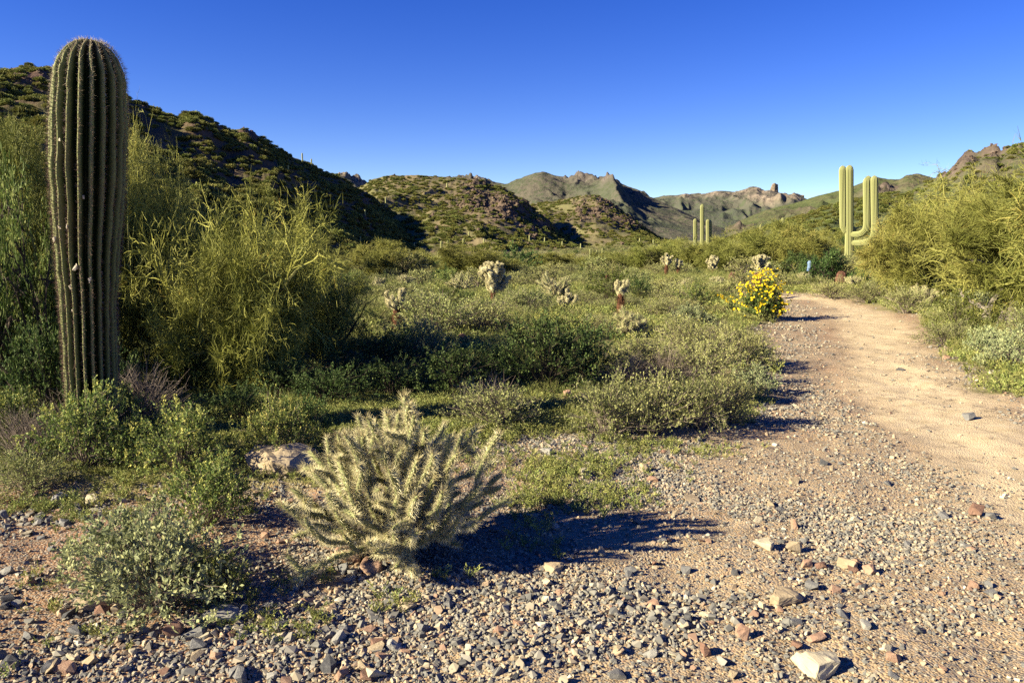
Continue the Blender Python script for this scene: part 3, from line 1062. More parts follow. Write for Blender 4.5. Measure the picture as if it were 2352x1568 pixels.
def palo_verde(seed, Ht, Rc, trunks=4, levels=4, twigs=9000, tw=.006, tl=(.08, .28), zlow=.12, kids=(3, 5), wood_r=.05, lean=None, tlen=.30, ang0=.9):
    """returns (wood builder, crown builder): forked trunks, limbs, then a crown of fine twigs"""
    r = np.random.RandomState(seed)
    W, C = MB(), MB()
    segs = []  # p0, p1, r0, r1, level
    ends = []

    def grow(p, d, ln, rad, lev):
        pts = [p]
        k = 4
        dd = d.copy()
        for s_ in range(k):
            dd = unit(dd + r.normal(0, .24, 3) + np.array([0, 0, .04 if lev < 2 else -.01]))
            q = pts[-1] + dd * ln / k
            # keep inside the crown envelope
            e = (q[0] / Rc) ** 2 + (q[1] / Rc) ** 2 + ((q[2] - Ht * .5) / (Ht * .52)) ** 2
            if e > 1.0:
                dd = unit(dd * [.75, .75, .6] + np.array([0, 0, -.12]))
                q = pts[-1] + dd * ln / k * .6
            pts.append(q)
        rr = np.linspace(rad, rad * .55, k + 1)
        for a in range(k):
            segs.append((pts[a], pts[a + 1], rr[a], rr[a + 1], lev))
        if lev < levels:
            nk = r.randint(kids[0], kids[1] + 1)
            for c in range(nk):
                t = 1.0 if c == 0 else r.uniform(.35, 1)
                i = min(k - 1, int(t * k))
                q = pts[i] + (pts[i + 1] - pts[i]) * (t * k - i if t < 1 else 1)
                ax = unit(np.cross(dd, r.normal(size=3)))
                nd = rot_about(dd, ax, r.uniform(.5, 1.35) if c else r.uniform(.15, .5))
                nd = unit(nd * [1, 1, .85] + [0, 0, .05])
                grow(q, nd, ln * r.uniform(.5, .72), rad * .50, lev + 1)

    for t_ in range(trunks):
        a = 2 * PI * (t_ + r.uniform(-.3, .3)) / trunks
        d = unit(np.array([math.cos(a) * ang0, math.sin(a) * ang0, 1.0 + r.uniform(-.5, .6)]) + (0 if lean is None else np.array(lean)))
        grow(np.array([math.cos(a) * wood_r, math.sin(a) * wood_r, -.1]), d, Ht * r.uniform(tlen, tlen + .12), wood_r * r.uniform(.7, 1), 0)
    P0 = np.array([s_[0] for s_ in segs])
    P1 = np.array([s_[1] for s_ in segs])
    R0 = np.array([s_[2] for s_ in segs])
    R1 = np.array([s_[3] for s_ in segs])
    lv = np.array([s_[4] for s_ in segs])
    for l in range(levels + 1):
        m = lv == l
        (m_segs)(W if l < levels - 0 else W, P0[m], P1[m], np.maximum(R0[m], .002), np.maximum(R1[m], .0015), 7 if l == 0 else (5 if l < 3 else 3), 0 if l < 2 else 1, .72)
    # twigs from outer levels
    m = (lv >= max(1, levels - 2))
    wgt = np.where(lv[m] == levels, 1.0, .45)
    wgt *= sstep(zlow * Ht, zlow * Ht + .25 * Ht, P1[m][:, 2]) + .12
    pm = P1[m] / (Rc * .28)
    wgt *= .10 + sstep(-.30, .40, vnoise(pm[:, 0] + pm[:, 1] * .6, pm[:, 2] * 1.1 + pm[:, 1] * .8, seed + 2)) * 1.5
    wgt *= .25 + sstep(-.2, .3, vnoise(pm[:, 0] * 2.3 - pm[:, 1], pm[:, 2] * 2.1, seed + 4))
    idx = r.choice(np.where(m)[0], twigs, p=wgt / wgt.sum())
    t = r.uniform(0, 1, twigs)[:, None]
    q = P0[idx] + (P1 - P0)[idx] * t
    d0 = unit(P1[idx] - P0[idx])
    td = unit(bend_dirs(d0, .85, r, .0) * [1, 1, .75])
    ln = r.uniform(tl[0], tl[1], twigs)[:, None]
    q1 = q + td * ln * .55
    td2 = bend_dirs(td, .30, r, -.06)
    q2 = q1 + td2 * ln * .45
    tuft = vnoise(q[:, 0] * 2.2, q[:, 1] * 2.2 + q[:, 2] * 2.2, seed)
    tint = np.clip(.45 + .35 * tuft + r.normal(0, .13, twigs), 0, 1)
    m_ribbons(C, q, q1, tw, 0, tint, r)
    m_ribbons(C, q1, q2, tw * .75, 0, tint, r)
    # second-order sprays
    k = twigs
    i = r.randint(0, twigs, k)
    p = q[i] + (q2 - q)[i] * r.uniform(.2, 1, (k, 1))
    sd = bend_dirs(td[i], .5, r, .05)
    m_ribbons(C, p, p + sd * ln[i] * r.uniform(.25, .55, (k, 1)), tw * .7, 0, np.clip(tint[i] + .1, 0, 1), r)
    return W, C


def leafy_tree(seed, Ht, Rc, leaves=20000, L=.03, W=.014, mat='darkleaf', trunks=5):
    W_, C_ = palo_verde(seed, Ht, Rc, trunks + 3, 3, 3500, .004, (.06, .2), -.6, (4, 5), .035, tlen=.16)
    r = np.random.RandomState(seed + 5)
    # leaves along crown ribbons
    V = C_.V[0].reshape(-1, 4, 3)
    i = r.randint(0, len(V), leaves)
    p = V[i, 0] + (V[i, 2] - V[i, 0]) * r.uniform(-.1, 1.3, (leaves, 1)) + r.normal(0, .02, (leaves, 3))
    tuft = vnoise(p[:, 0] * 3, p[:, 1] * 3 + p[:, 2] * 3, seed)
    m_leaves(C_, p, rdir(leaves, r) + [0, 0, .3], L * r.uniform(.6, 1.3, leaves), W * r.uniform(.7, 1.2, leaves), 0, np.clip(.45 + .3 * tuft + r.normal(0, .2, leaves), 0, 1), r)
    return W_, C_


# shared shrub kinds: (leafy mesh variants)
SH = {}
SH['bursage'] = [shrub_mesh('bursage_foliage', [M['bursage'], M['twig']], 100 + i, .5, .42, 100, 6500, .024, .013, .6, twigs=1000) for i in range(4)]
SH['bursage_far'] = [shrub_mesh('bursage_foliage', [M['bursage'], M['twig']], 120 + i, .5, .42, 50, 2300, .038, .022, .6, twigs=300, lw=.0022, combined=True) for i in range(5)]
SH['brittle'] = [shrub_mesh('brittlebush_foliage', [M['brittle'], M['twig']], 140 + i, .5, .45, 90, 7500, .030, .015, .55, twigs=900, tip=.22, spikes=46) for i in range(4)]
SH['silver'] = [shrub_mesh('silver_foliage', [M['silver'], M['twig']], 160 + i, .5, .38, 90, 5200, .036, .018, .6, twigs=700, spikes=24) for i in range(3)]
SH['creosote'] = [shrub_mesh('creosote_foliage', [M['creosote'], M['twig_dark']], 180 + i, .5, .8, 45, 4500, .030, .017, .45, twigs=600, shell=.8) for i in range(2)]
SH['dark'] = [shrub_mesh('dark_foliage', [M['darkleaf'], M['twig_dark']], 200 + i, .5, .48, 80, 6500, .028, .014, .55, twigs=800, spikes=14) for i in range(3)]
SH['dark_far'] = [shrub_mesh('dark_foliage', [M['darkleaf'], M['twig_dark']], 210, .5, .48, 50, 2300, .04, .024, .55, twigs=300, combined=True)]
SH['dry'] = [twig_bush('twigs', M['twig'], 220 + i) for i in range(3)]
NAMES = {'bursage': ('bursage_shrub', 'foliage'), 'bursage_far': ('bursage_shrub', 'foliage'), 'brittle': ('brittlebush', 'foliage'), 'silver': ('silver_shrub', 'foliage'),
         'creosote': ('creosote_bush', 'foliage'), 'dark': ('dark_shrub', 'foliage'), 'dry': ('dry_bush', 'twigs')}
NH = {'bursage': .42, 'bursage_far': .42, 'brittle': .45, 'silver': .38, 'creosote': .8, 'dark': .48, 'dry': .45}
OCC = []  # taken spots (x, y, r)
NW = {}
for k_, L_ in SH.items():
    me_ = L_[0][1] if isinstance(L_[0], tuple) else L_[0]
    co = np.zeros(len(me_.vertices) * 3, np.float32)
    me_.vertices.foreach_get("co", co)
    co = co.reshape(-1, 3)
    NH[k_] = float(np.percentile(co[:, 2], 97))
    NW[k_] = float(np.percentile(np.abs(co[:, 0]), 95) * 2)


def shrub(kind, x, y, wd, ht, label, group=None, rz=None):
    me = random.choice(SH[kind])
    if isinstance(me, tuple):
        o = link(NAMES[kind][0], None, None, (x, y, h1(x, y) - .01))
        link('stems', me[0], o)
        link('foliage', me[1], o)
    else:
        o = link(NAMES[kind][0], me, None, (x, y, h1(x, y) - .01))
    o.rotation_euler = (0, 0, random.uniform(0, 6.28) if rz is None else rz)
    o.scale = (wd / NW[kind], wd / NW[kind] * random.uniform(.85, 1.1), ht / NH[kind])
    tag(o, label, 'dry bush' if kind == 'dry' else 'shrub', group)
    OCC.append((x, y, wd * .5))
    return o


def shrub_px(kind, u, vb, wu, hv, label, group=None):
    x, y = G(u, vb)
    y2 = y + wu * S / FPX * y * .3
    x2 = x * y2 / y
    sc_ = y2 / FPX * S
    return shrub(kind, x2, y2, wu * sc_ * 1.0, hv * sc_ * 1.0, label, group)


# ------------------------------------------------------------------ cactus builders
def joint_mesh(kind, seed):
    """one stem joint along +Z, unit length .16 m: tuberculate body and its spines"""
    r = np.random.RandomState(seed)
    Lj = .16
    if kind == 'buckhorn':
        rad, k, n, sl, nsp, na = .0125, 9, 15, (.016, .040), 7, 60
    else:
        rad, k, n, sl, nsp, na = .017, 8, 9, (.010, .022), 10, 95
    bd = MB()
    t = np.linspace(0, 1, n)
    z = t * Lj
    bend = r.uniform(-.012, .012, 2)
    pts = np.stack([bend[0] * np.sin(t * PI), bend[1] * np.sin(t * PI), z], 1)
    rd = rad * np.minimum(1, (.45 + 2.2 * np.sqrt(np.clip(t, 0, 1)))) * np.sqrt(np.clip(1.02 - t ** 6, 0, 1))
    th = np.arange(k) * 2 * PI / k
    tub = 1 + (.22 if kind == 'buckhorn' else .1) * np.cos(th[None, :] * 4 + np.arange(n)[:, None] * PI) * 1.0
    ring = np.stack([np.cos(th), np.sin(th), 0 * th], 1)
    V = pts[:, None] + ring[None] * (rd[:, None] * tub)[..., None]
    i = np.arange(n - 1)[:, None] * k
    j = np.arange(k)[None]
    F = np.stack([i + j, i + (j + 1) % k, i + k + (j + 1) % k, i + k + j], -1).reshape(-1, 4)
    bd.add(V, F, 0)
    cap = np.array([[(n - 1) * k + q for q in range(k)]])
    bd.F.append(cap)
    bd.M.append(np.zeros(1, int))
    sp = MB()
    tt = (np.arange(na) + .5) / na
    an = np.arange(na) * 2.399 + r.uniform(0, 6)
    c = np.stack([np.cos(an), np.sin(an), 0 * an], 1)
    P = np.stack([np.interp(tt, t, pts[:, 0]), np.interp(tt, t, pts[:, 1]), tt * Lj], 1) + c * np.interp(tt, t, rd)[:, None] * .95
    idx = np.repeat(np.arange(na), nsp)
    D = unit(c[idx] * .8 + r.normal(0, .5, (len(idx), 3)) + np.array([0, 0, .35]) + (tt[idx] > .85)[:, None] * np.array([0, 0, .8]))
    ln = r.uniform(sl[0], sl[1], len(idx)) * (1 + .25 * (tt[idx] > .85))
    m_spikes(sp, P[idx], D, ln, .0009 if kind == 'buckhorn' else .0011, 0, np.clip(r.normal(.55, .22, len(idx)) - .35 * (tt[idx] > .93), 0, 1))
    return bd, sp


BJ, TJ = [], []
for i in range(6):
    a, b = joint_mesh('buckhorn', 300 + i)
    BJ.append((a.mesh('joint', [M['cholla_skin']], True), b.mesh('spines', [M['cholla_spine']])))
for i in range(4):
    a, b = joint_mesh('teddy', 320 + i)
    mb = MB()
    mb.V, mb.F, mb.M, mb.T, mb.n = a.V, a.F, a.M, a.T, a.n
    mb.add(b.V[0], b.F[0], 1, b.T[0])
    TJ.append(mb.mesh('joint', [M['teddy_skin'], M['teddy_spine']], False))
bjm = []
for i in range(3):
    a, b = joint_mesh('buckhorn', 340 + i)
    mb = MB()
    mb.V, mb.F, mb.M, mb.T, mb.n = a.V, a.F, a.M, a.T, a.n
    keep = rs.uniform(size=len(b.F[0]) // 3) < .6
    mb.add(b.V[0], b.F[0][np.concatenate([keep, keep, keep])], 1, b.T[0])
    bjm.append(mb.mesh('joint', [M['cholla_skin'], M['cholla_spine']], False))


def put_joint(root, mesh, p, d, ln, fat, spines=None):
    o = link('joint', mesh, root)
    q = Vector(d).to_track_quat('Z', 'Y')
    q = q @ Euler((0, 0, random.uniform(0, 6.28))).to_quaternion()
    o.rotation_mode = 'QUATERNION'
    o.rotation_quaternion = q
    o.location = p
    o.scale = (fat, fat, ln / .16)
    if spines is not None:
        link('spines', spines, o)
    return o


def cholla_skeleton(r, R, Ht, first, levels, jl, start, updrift=.25, maxn=240, kids=(1, 3), jt=.25):
    """list of (p, d, len, level)"""
    out = []
    front = []
    for i in range(first):
        a = 2 * PI * (i + r.uniform(-.3, .3)) / first
        el = r.uniform(.12, 1.25)
        d = unit(np.array([math.cos(a) * math.cos(el), math.sin(a) * math.cos(el), math.sin(el)]))
        front.append((np.array(start) + d * .01, d, 0))
    while front and len(out) < maxn:
        p, d, lv = front.pop(0)
        ln = r.uniform(*jl)
        q = p + d * ln
        e = (q[0] / R) ** 2 + (q[1] / R) ** 2 + ((q[2]) / Ht) ** 2
        if e > 1.05 or q[2] < .03:
            continue
        out.append((p, d, ln, lv))
        if lv + 1 < levels:
            nk = r.randint(kids[0], kids[1] + 1)
            for c in range(nk):
                sp = jt if c == 0 else .8
                nd = unit(d + r.normal(0, sp, 3) + np.array([0, 0, updrift]))
                t = 1.0 if c == 0 else r.uniform(.45, .98)
                front.append((p + d * ln * t * .98, nd, lv + 1))
    return out


# ------------------------------------------------------------------ HERO: buckhorn cholla
hx, hy = G(905, 1305)
hero = thing('buckhorn_cholla', 'large spiny straw-coloured branching cholla cactus beside the gravel in front', 'cactus', (hx, hy + .12, h1(hx, hy)), scale=(1.18, 1.15, 1.2))
r_ = np.random.RandomState(77)
wood = MB()
for k in range(9):
    a = k * 2 * PI / 9 + r_.uniform(-.2, .2)
    e = np.array([math.cos(a) * r_.uniform(.12, .26), math.sin(a) * r_.uniform(.1, .2), r_.uniform(.10, .24)])
    m_tube(wood, np.array([[0, 0, -.05], e * [.35, .35, .55], e * [.75, .75, .8], e]), [.022, .018, .015, .012], 7)
wood.obj('trunk', [M['twig_dark']], hero, True)
sk = cholla_skeleton(r_, .74, .98, 28, 9, (.08, .155), (0, 0, .06), .26, 360, (1, 2), .30)
sk += cholla_skeleton(r_, .52, .62, 26, 5, (.07, .12), (0, 0, .05), .15, 95, (1, 3), .4)
for a_ in (3.0, 4.0, 5.0):   # low arms lying out near the ground
    p_, d_ = np.array([0, 0, .07]), unit([math.cos(a_), math.sin(a_), .12])
    for l_ in range(r_.randint(3, 5)):
        ln_ = r_.uniform(.10, .15)
        if p_[2] + d_[2] * ln_ < .03:
            d_ = unit(d_ * [1, 1, 0] + [0, 0, .15])
        sk.append((p_, d_, ln_, 1))
        if r_.uniform() < .75:
            sk.append((p_ + d_ * ln_ * .7, unit(d_ + r_.normal(0, .5, 3) + [0, 0, .6]), ln_ * .8, 2))
        p_ = p_ + d_ * ln_ * .96
        d_ = unit(d_ + r_.normal(0, .2, 3) + [0, 0, -.02])
for p, d, ln, lv in sk:
    if lv == 0:
        p = p + unit([d[0], d[1], .2]) * .04
    b_, s_ = BJ[r_.randint(6)]
    put_joint(hero, b_, p, d, ln * 1.06, r_.uniform(.72, .98), s_)
OCC.append((hx, hy + .12, .5))

# ------------------------------------------------------------------ HERO: saguaro on the left
SY = 5.6
sx = atY(205, 600, SY)[0]
ztop = atY(205, 92, SY + .0)[2]
sag = thing('saguaro', 'thick spiny ribbed saguaro column standing before the palo verdes, no arms', 'cactus', (sx, SY, 0))
zz = np.concatenate([np.linspace(-.05, ztop - .30, 70), ztop - .30 + .30 * np.sin(np.linspace(0, PI / 2, 26)[1:])])
k1 = SY / FPX * S * .93
wz = lambda v: atY(205, v, SY)[2]
wid_z = [wz(1250), wz(900), wz(700), wz(560), wz(400), wz(280), wz(200), wz(150)]
wid_r = [c * .5 * k1 for c in (114, 118, 124, 144, 166, 168, 158, 150)]
rad = np.interp(zz, wid_z, wid_r)
topc = ztop - .30
rt = np.interp(topc, wid_z, wid_r)
dome = zz > topc
rad = np.where(dome, rt * np.sqrt(np.clip(1 - ((zz - topc) / .305) ** 2, 0.0004, 1)), rad)
uc = np.interp(zz, [0, wz(900), wz(700), wz(400), ztop], [215, 212, 203, 202, 208])
xc = (uc * S - 512) / FPX * (SY * CP - (zz - CAMZ) * SP) - sx
pts = np.stack([xc, 0 * zz, zz], 1)
NR = 19
mb = MB()
KS = NR * 10
JIT = 1.5
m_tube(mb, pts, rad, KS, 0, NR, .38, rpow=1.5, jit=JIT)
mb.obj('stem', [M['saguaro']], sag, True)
# spines on every rib
th = np.arange(NR) * 2 * PI / NR
m_tmp = MB()
A_, B_, T_ = m_tube(m_tmp, pts, rad, 8)
Ps, Ds, Ls, Ts = [], [], [], []
arc = np.concatenate([[0], np.cumsum(np.linalg.norm(np.diff(np.stack([rad, zz], 1), axis=0), axis=1))])
for i in range(NR):
    s_ = np.arange(.02, arc[-1] - .01, .018)
    s_ = s_ + rs.uniform(-.006, .006, len(s_))
    z_ = np.interp(s_, arc, zz)
    rr_ = np.interp(s_, arc, rad)
    xcc = np.interp(z_, zz, xc)
    slope = np.clip(np.interp(s_, arc, np.gradient(zz, arc)), 0, 1)
    rn = vnoise(np.linspace(0, 9, len(zz)), 0 * zz + 3.3, 4)
    ta = th[i] - JIT * np.interp(z_, zz, rn) / NR + rs.normal(0, .012, len(z_))
    c = np.stack([np.cos(ta), np.sin(ta), 0 * z_], 1)
    nrm = unit(c * slope[:, None] + np.array([0, 0, 1]) * np.sqrt(1 - slope[:, None] ** 2) + 1e-6)
    P = np.stack([xcc + c[:, 0] * rr_, c[:, 1] * rr_, z_], 1)
    nsp = 10
    idx = np.repeat(np.arange(len(P)), nsp)
    D = unit(nrm[idx] * .75 + rs.normal(0, .52, (len(idx), 3)) + np.array([0, 0, -.05]))
    up = sstep(ztop - .9, ztop - .1, z_[idx])
    Ps.append(P[idx])
    Ds.append(D)
    Ls.append(rs.uniform(.012, .038, len(idx)) * (1 + .3 * (rs.uniform(size=len(idx)) < .15)))
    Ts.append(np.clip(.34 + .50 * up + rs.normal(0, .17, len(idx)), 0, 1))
mb = MB()
m_spikes(mb, np.concatenate(Ps), np.concatenate(Ds), np.concatenate(Ls), .0009, 0, np.concatenate(Ts))
o = mb.obj('spines', [M['sag_spine']], sag)
# pale healed scars
for (u_, v_, s_) in [(155, 548, .022), (208, 610, .030), (193, 520, .016), (198, 706, .014), (174, 522, .018), (152, 630, .016), (228, 455, .014), (182, 330, .012), (236, 640, .018), (196, 655, .02)]:
    p = atY(u_, v_, SY)
    rz_ = np.interp(p[2], zz, rad)
    dx = np.clip((p[0] - sx) / rz_, -.95, .95)
    yy = -math.sqrt(1 - dx * dx) * rz_
    me = rock_mesh('scar', M['scar'], 12, s_ * 1.5, s_ * 1.2, s_ * 2.4, int(u_))
    link('scar', me, sag, (p[0] - sx, yy * .97, p[2]))
OCC.append((sx, SY, .35))


# ------------------------------------------------------------------ other saguaros
def saguaro(x, y, z0, ht, rad, arms, label, group='saguaros across the valley', tilt=0, ribs=16, name='saguaro', q=1, xt=0.0):
    root = thing(name, label, 'cactus', (x, y, z0), 0, group)

    def column(nm, path, r0):
        path = np.array(path, float)
        # resample
        seg = np.linalg.norm(np.diff(path, axis=0), axis=1)
        cum = np.concatenate([[0], np.cumsum(seg)])
        n = 22 if q else 10
        s = cum[-1] * (1 - (1 - np.linspace(0, 1, n)) ** 1.6)
        P = np.stack([np.interp(s, cum, path[:, k]) for k in range(3)], 1)
        P[1:-1] = P[1:-1] * .6 + (P[:-2] + P[2:]) * .2
        dist_top = cum[-1] - s
        rr = r0 * np.sqrt(np.clip(1 - (1 - np.clip(dist_top / (r0 * 1.4), 0, 1)) ** 2, .01, 1))
        if nm == 'arm':
            rr *= np.clip(.72 + s / (cum[-1]) * 1.4, 0, 1)
        elif arms:
            rr *= 1 + .35 * np.clip(1 - s / (cum[-1] * .45), 0, 1) * (s > ht * .12)
        m = MB()
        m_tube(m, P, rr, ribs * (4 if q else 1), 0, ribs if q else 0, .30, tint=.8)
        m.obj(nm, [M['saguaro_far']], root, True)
    column('trunk', [(0, 0, -.15), (xt * .5, 0, ht * .5), (xt, 0, ht)], rad)
    for (dx, dt, dy, za, zt, ra) in arms:
        hz = zt - za
        x0 = xt * za / ht
        column('arm', [(x0, 0, za + .02 * hz), (x0 + (dx - x0) * .7, dy * .6, za + .01 * hz), (dx, dy * .95, za + .07 * hz), (dx, dy, za + .2 * hz), (dt, dy, zt)], ra)
    return root


def saguaro_px(u, vb, vt, Y, wu, arms, label, **kw):
    """arms: (u of arm, v where it leaves, v of its top, depth offset)"""
    b = atY(u, vb, Y)
    t = atY(u, vt, Y)
    z0 = b[2]
    k = S / FPX * Y
    A = []
    for (ua, va, vta, dy) in arms:
        A.append((atY(ua, va, Y)[0] - b[0], atY(ua, vta, Y)[0] - b[0], dy, atY(u, va, Y)[2] - z0, atY(u, vta, Y)[2] - z0, wu * .5 * k * .92))
    return saguaro(b[0], Y, z0, t[2] - z0, wu * .5 * k, A, label, xt=t[0] - b[0], **kw)


sbx, sby = G(1950, 628)
saguaro_px(1951, 640, 378, 42, 17.5, [(1938, 535, 379, .15), (1973, 540, 409, -.9), (1986, 560, 406, -1.1), (1998, 530, 402, .2)], 'tall many-armed pale saguaro rising over the palo verdes right of the trail')
saguaro_px(1613, 610, 468, 58, 9.5, [(1598, 570, 501, .2), (1622, 575, 503, -.5), (1634, 570, 504, .4)], 'saguaro with three raised arms standing above the trees left of the trail bend')
saguaro_px(1798, 590, 499, 75, 7, [], 'single armless saguaro spike above the trees left of the many-armed saguaro')
saguaro_px(1747, 590, 516, 90, 5, [], 'short thin saguaro spike poking out between two taller saguaros')
saguaro_px(1014, 600, 552, 85, 6, [(1006, 590, 577, .2), (1021, 590, 572, .1), (1027, 590, 552, .8)], 'saguaro clump with short arms at the left end of the brush line')
saguaro_px(1065, 600, 546, 88, 6, [], 'lone saguaro standing just right of the short-armed saguaro clump')
saguaro_px(1356, 602, 570, 100, 4.5, [(1364, 595, 576, .3), (1372, 595, 573, .4)], 'small saguaro with two close arms beyond the middle brush')
saguaro_px(1384, 600, 569, 105, 4, [], 'small armless saguaro beyond the middle brush, right of the two-armed one')

# saguaros on the slopes
def hill_point(name, u, v):
    """point of the slope seen at (u, v)"""
    us, ts, V, _ = HILLS[name]
    i = int(np.clip(np.searchsorted(us, u), 0, len(us) - 1))
    nt_ = int((ts <= 1.0).sum())
    col = V[i, :nt_]
    f = col[:, 1] * CP - (col[:, 2] - CAMZ) * SP
    pv = (341 - (col[:, 1] * SP + (col[:, 2] - CAMZ) * CP) / f * FPX) / S
    j = int(np.argmin(np.abs(pv - v)))
    return col[j]


def hill_sag(hn, u, vb, vt, lab, wu=3.2):
    p = hill_point(hn, u, vb)
    k = S / FPX * p[1]
    saguaro(p[0], p[1], p[2] - .2, (vb - vt) * k, wu * .5 * k, [], lab, 'saguaros on the hillsides', q=0, ribs=8)


hs = [('hill_left', 572, 530, 505, 'leftmost of the four grey-green saguaros clustered on the dark hillside'), ('hill_left', 583, 536, 515, 'second from left of four saguaros clustered on the dark hillside'),
      ('hill_left', 592, 540, 518, 'shortest and third of four saguaros clustered on the dark hillside'), ('hill_left', 600, 528, 500, 'rightmost and tallest of the four saguaros clustered on the dark hillside'),
      ('hill_left', 692, 372, 350, 'thin saguaro silhouetted on the skyline of the dark left hill'), ('hill_left', 714, 385, 364, 'second skyline saguaro on the dark left hill, lower down'),
      ('hill_left', 657, 395, 377, 'lone saguaro high on the dark hillside under the skyline'), ('hill_left', 875, 565, 548, 'saguaro at the foot of the dark hill, left in the row'),
      ('hill_left', 821, 560, 540, 'saguaro low on the dark hill above the brush'), ('hill_left', 950, 573, 555, 'saguaro where the dark hill meets the brush line'),
      ('hill_left', 970, 570, 551, 'saguaro in the strip below the dark hill, right of centre'), ('hill_left', 990, 575, 553, 'rightmost foot-slope saguaro of the dark left hill'),
      ('hill_left', 835, 497, 480, 'saguaro on the lower shoulder of the dark hill near the notch'), ('hill_left', 480, 390, 372, 'saguaro among rocks high on the dark left hill'),
      ('hill_middle', 884, 468, 450, 'saguaro by the notch on the left flank of the middle hill'), ('hill_middle', 1075, 545, 530, 'saguaro below the dark crags of the middle hill'),
      ('hill_middle', 1215, 553, 538, 'left saguaro on the lower apron of the middle hill'), ('hill_middle', 1250, 558, 543, 'middle saguaro on the lower apron of the middle hill'),
      ('hill_middle', 1333, 573, 557, 'right saguaro low on the toe of the middle hill'), ('hill_middle', 1290, 567, 552, 'saguaro between crag foot and brush on the middle hill toe'),
      ('hill_middle', 1110, 562, 546, 'saguaro at the base of the middle hill above the round bush'), ('hill_middle', 1025, 430, 419, 'tiny saguaro near the top of the middle hill'),
      ('hill_right_of_middle', 1500, 562, 549, 'saguaro at the right toe of the second middle hill'), ('hill_right_of_middle', 1470, 556, 544, 'saguaro beside the crags of the second middle hill'),
      ('crag_right', 2282, 470, 452, 'tiny saguaro on the slope below the right-hand crag')]
for a in hs:
    hill_sag(*a)

# ------------------------------------------------------------------ near palo verdes and leafy trees on the left
def tree(name, WC, x, y, label, rz=0, group=None, woodm=None, crownm=None, scale=1):
    root = thing(name, label, 'tree', (x, y, h1(x, y)), rz, group, scale)
    link('trunk', WC[0], root)
    link('crown', WC[1], root)
    OCC.append((x, y, .6))
    return root


EXT = {}


def mk(WC, wm, cm):
    V = np.concatenate(WC[1].V)
    r_o = WC[0].mesh('trunk', wm), WC[1].mesh('crown', cm)
    EXT[r_o[1].name] = (np.percentile(np.abs(V[:, :2]), 97) * 2, np.percentile(V[:, 2], 99.2))
    return r_o


def near_tree(name, WC, u, v, vt, wu, label, rz, Y=None):
    x, y = G(u, v)
    if Y:
        x, y = (u * S - 512) / FPX * Y, Y
    ew, eh = EXT[WC[1].name]
    sw = wu * S / FPX * y / ew
    root = thing(name, label, 'tree', (x, y, h1(x, y)), rz, 'trees around the thick saguaro', (sw, sw, atY(u, vt, y)[2] / eh))
    link('trunk', WC[0], root)
    link('crown', WC[1], root)
    OCC.append((x, y, .6))


pvn1 = mk(palo_verde(401, 2.55, 1.5, 9, 4, 34000, .0045, (.05, .19), -.3, (4, 5), .04, tlen=.26), [M['pv_bark'], M['pv_near']], [M['pv_near']])
near_tree('palo_verde_tree', pvn1, 530, 895, 500, 370, 'yellow-green palo verde of fine twigs right of the thick saguaro, lowest and nearest', .4, 7.6)
pvn2 = mk(palo_verde(402, 3.5, 1.75, 6, 4, 28000, .005, (.06, .22), .0, (4, 5), .06), [M['pv_bark'], M['pv_near']], [M['pv_near']])
near_tree('palo_verde_tree', pvn2, 45, 850, 178, 330, 'tall palo verde behind the thick saguaro, highest tree at the left', 1.0, 8.3)
pvn4 = mk(palo_verde(404, 3.0, 1.2, 5, 4, 20000, .0045, (.06, .20), -.1, (4, 5), .045), [M['pv_bark'], M['pv_near']], [M['pv_near']])
near_tree('palo_verde_tree', pvn4, 355, 860, 335, 220, 'slender palo verde rising at the right side of the thick saguaro', .3, 9.0)
pvn3 = mk(palo_verde(403, 1.9, 1.3, 6, 4, 16000, .0045, (.06, .20), -.2, (3, 5), .035, tlen=.28), [M['twig_dark'], M['pv_near']], [M['pv_near']])
near_tree('palo_verde_tree', pvn3, 740, 840, 575, 230, 'low dark-limbed palo verde partly hiding the leftmost teddy bear cholla', 2.0, 9.4)
near_tree('palo_verde_tree', pvn3, 610, 860, 560, 240, 'shaded dark-limbed palo verde between the nearest and the lowest ones', 4.0, 9.0)
near_tree('palo_verde_tree', pvn1, 400, 850, 480, 250, 'palo verde closing the gap behind the slender one, right of the thick saguaro', 2.6, 9.1)
near_tree('palo_verde_tree', pvn1, 250, 850, 360, 260, 'palo verde directly behind the thick saguaro', 4.4, 8.9)
lt1 = mk(leafy_tree(410, 2.15, 1.05, 36000), [M['twig_dark'], M['twig_dark']], [M['edge_leaf']])
near_tree('leafy_tree', lt1, 40, 985, 470, 240, 'dense dark-green small-leaved tree at the left edge beside the thick saguaro', .7, 6.9)
near_tree('leafy_tree', lt1, -120, 930, 430, 260, 'second dark-green small-leaved tree at the extreme left edge', 2.1, 7.4)

# ------------------------------------------------------------------ trees beyond
pvf = [mk(palo_verde(420 + i, 2.6, 2.0, 7, 4, 14000, .011, (.08, .30), .02, (3, 4), .05, tlen=.28), [M['pv_bark'], M['pv']], [M['pv']]) for i in range(3)]
pvm = [mk(palo_verde(430 + i, 2.6, 2.3, 6, 4, 30000, .0075, (.07, .25), .0, (4, 5), .055, tlen=.26, ang0=.6), [M['pv_bark'], M['pv']], [M['pv']]) for i in range(2)]
pvh = [mk(palo_verde(450, 2.6, 2.2, 3, 4, 34000, .0075, (.07, .25), .04, (4, 5), .075, tlen=.30, ang0=.4), [M['grey_bark'], M['pv']], [M['pv']])]
dkf = [mk(leafy_tree(440 + i, 1.9, 1.5, 9000, .05, .026), [M['twig_dark'], M['twig_dark']], [M['darkleaf']]) for i in range(1)]


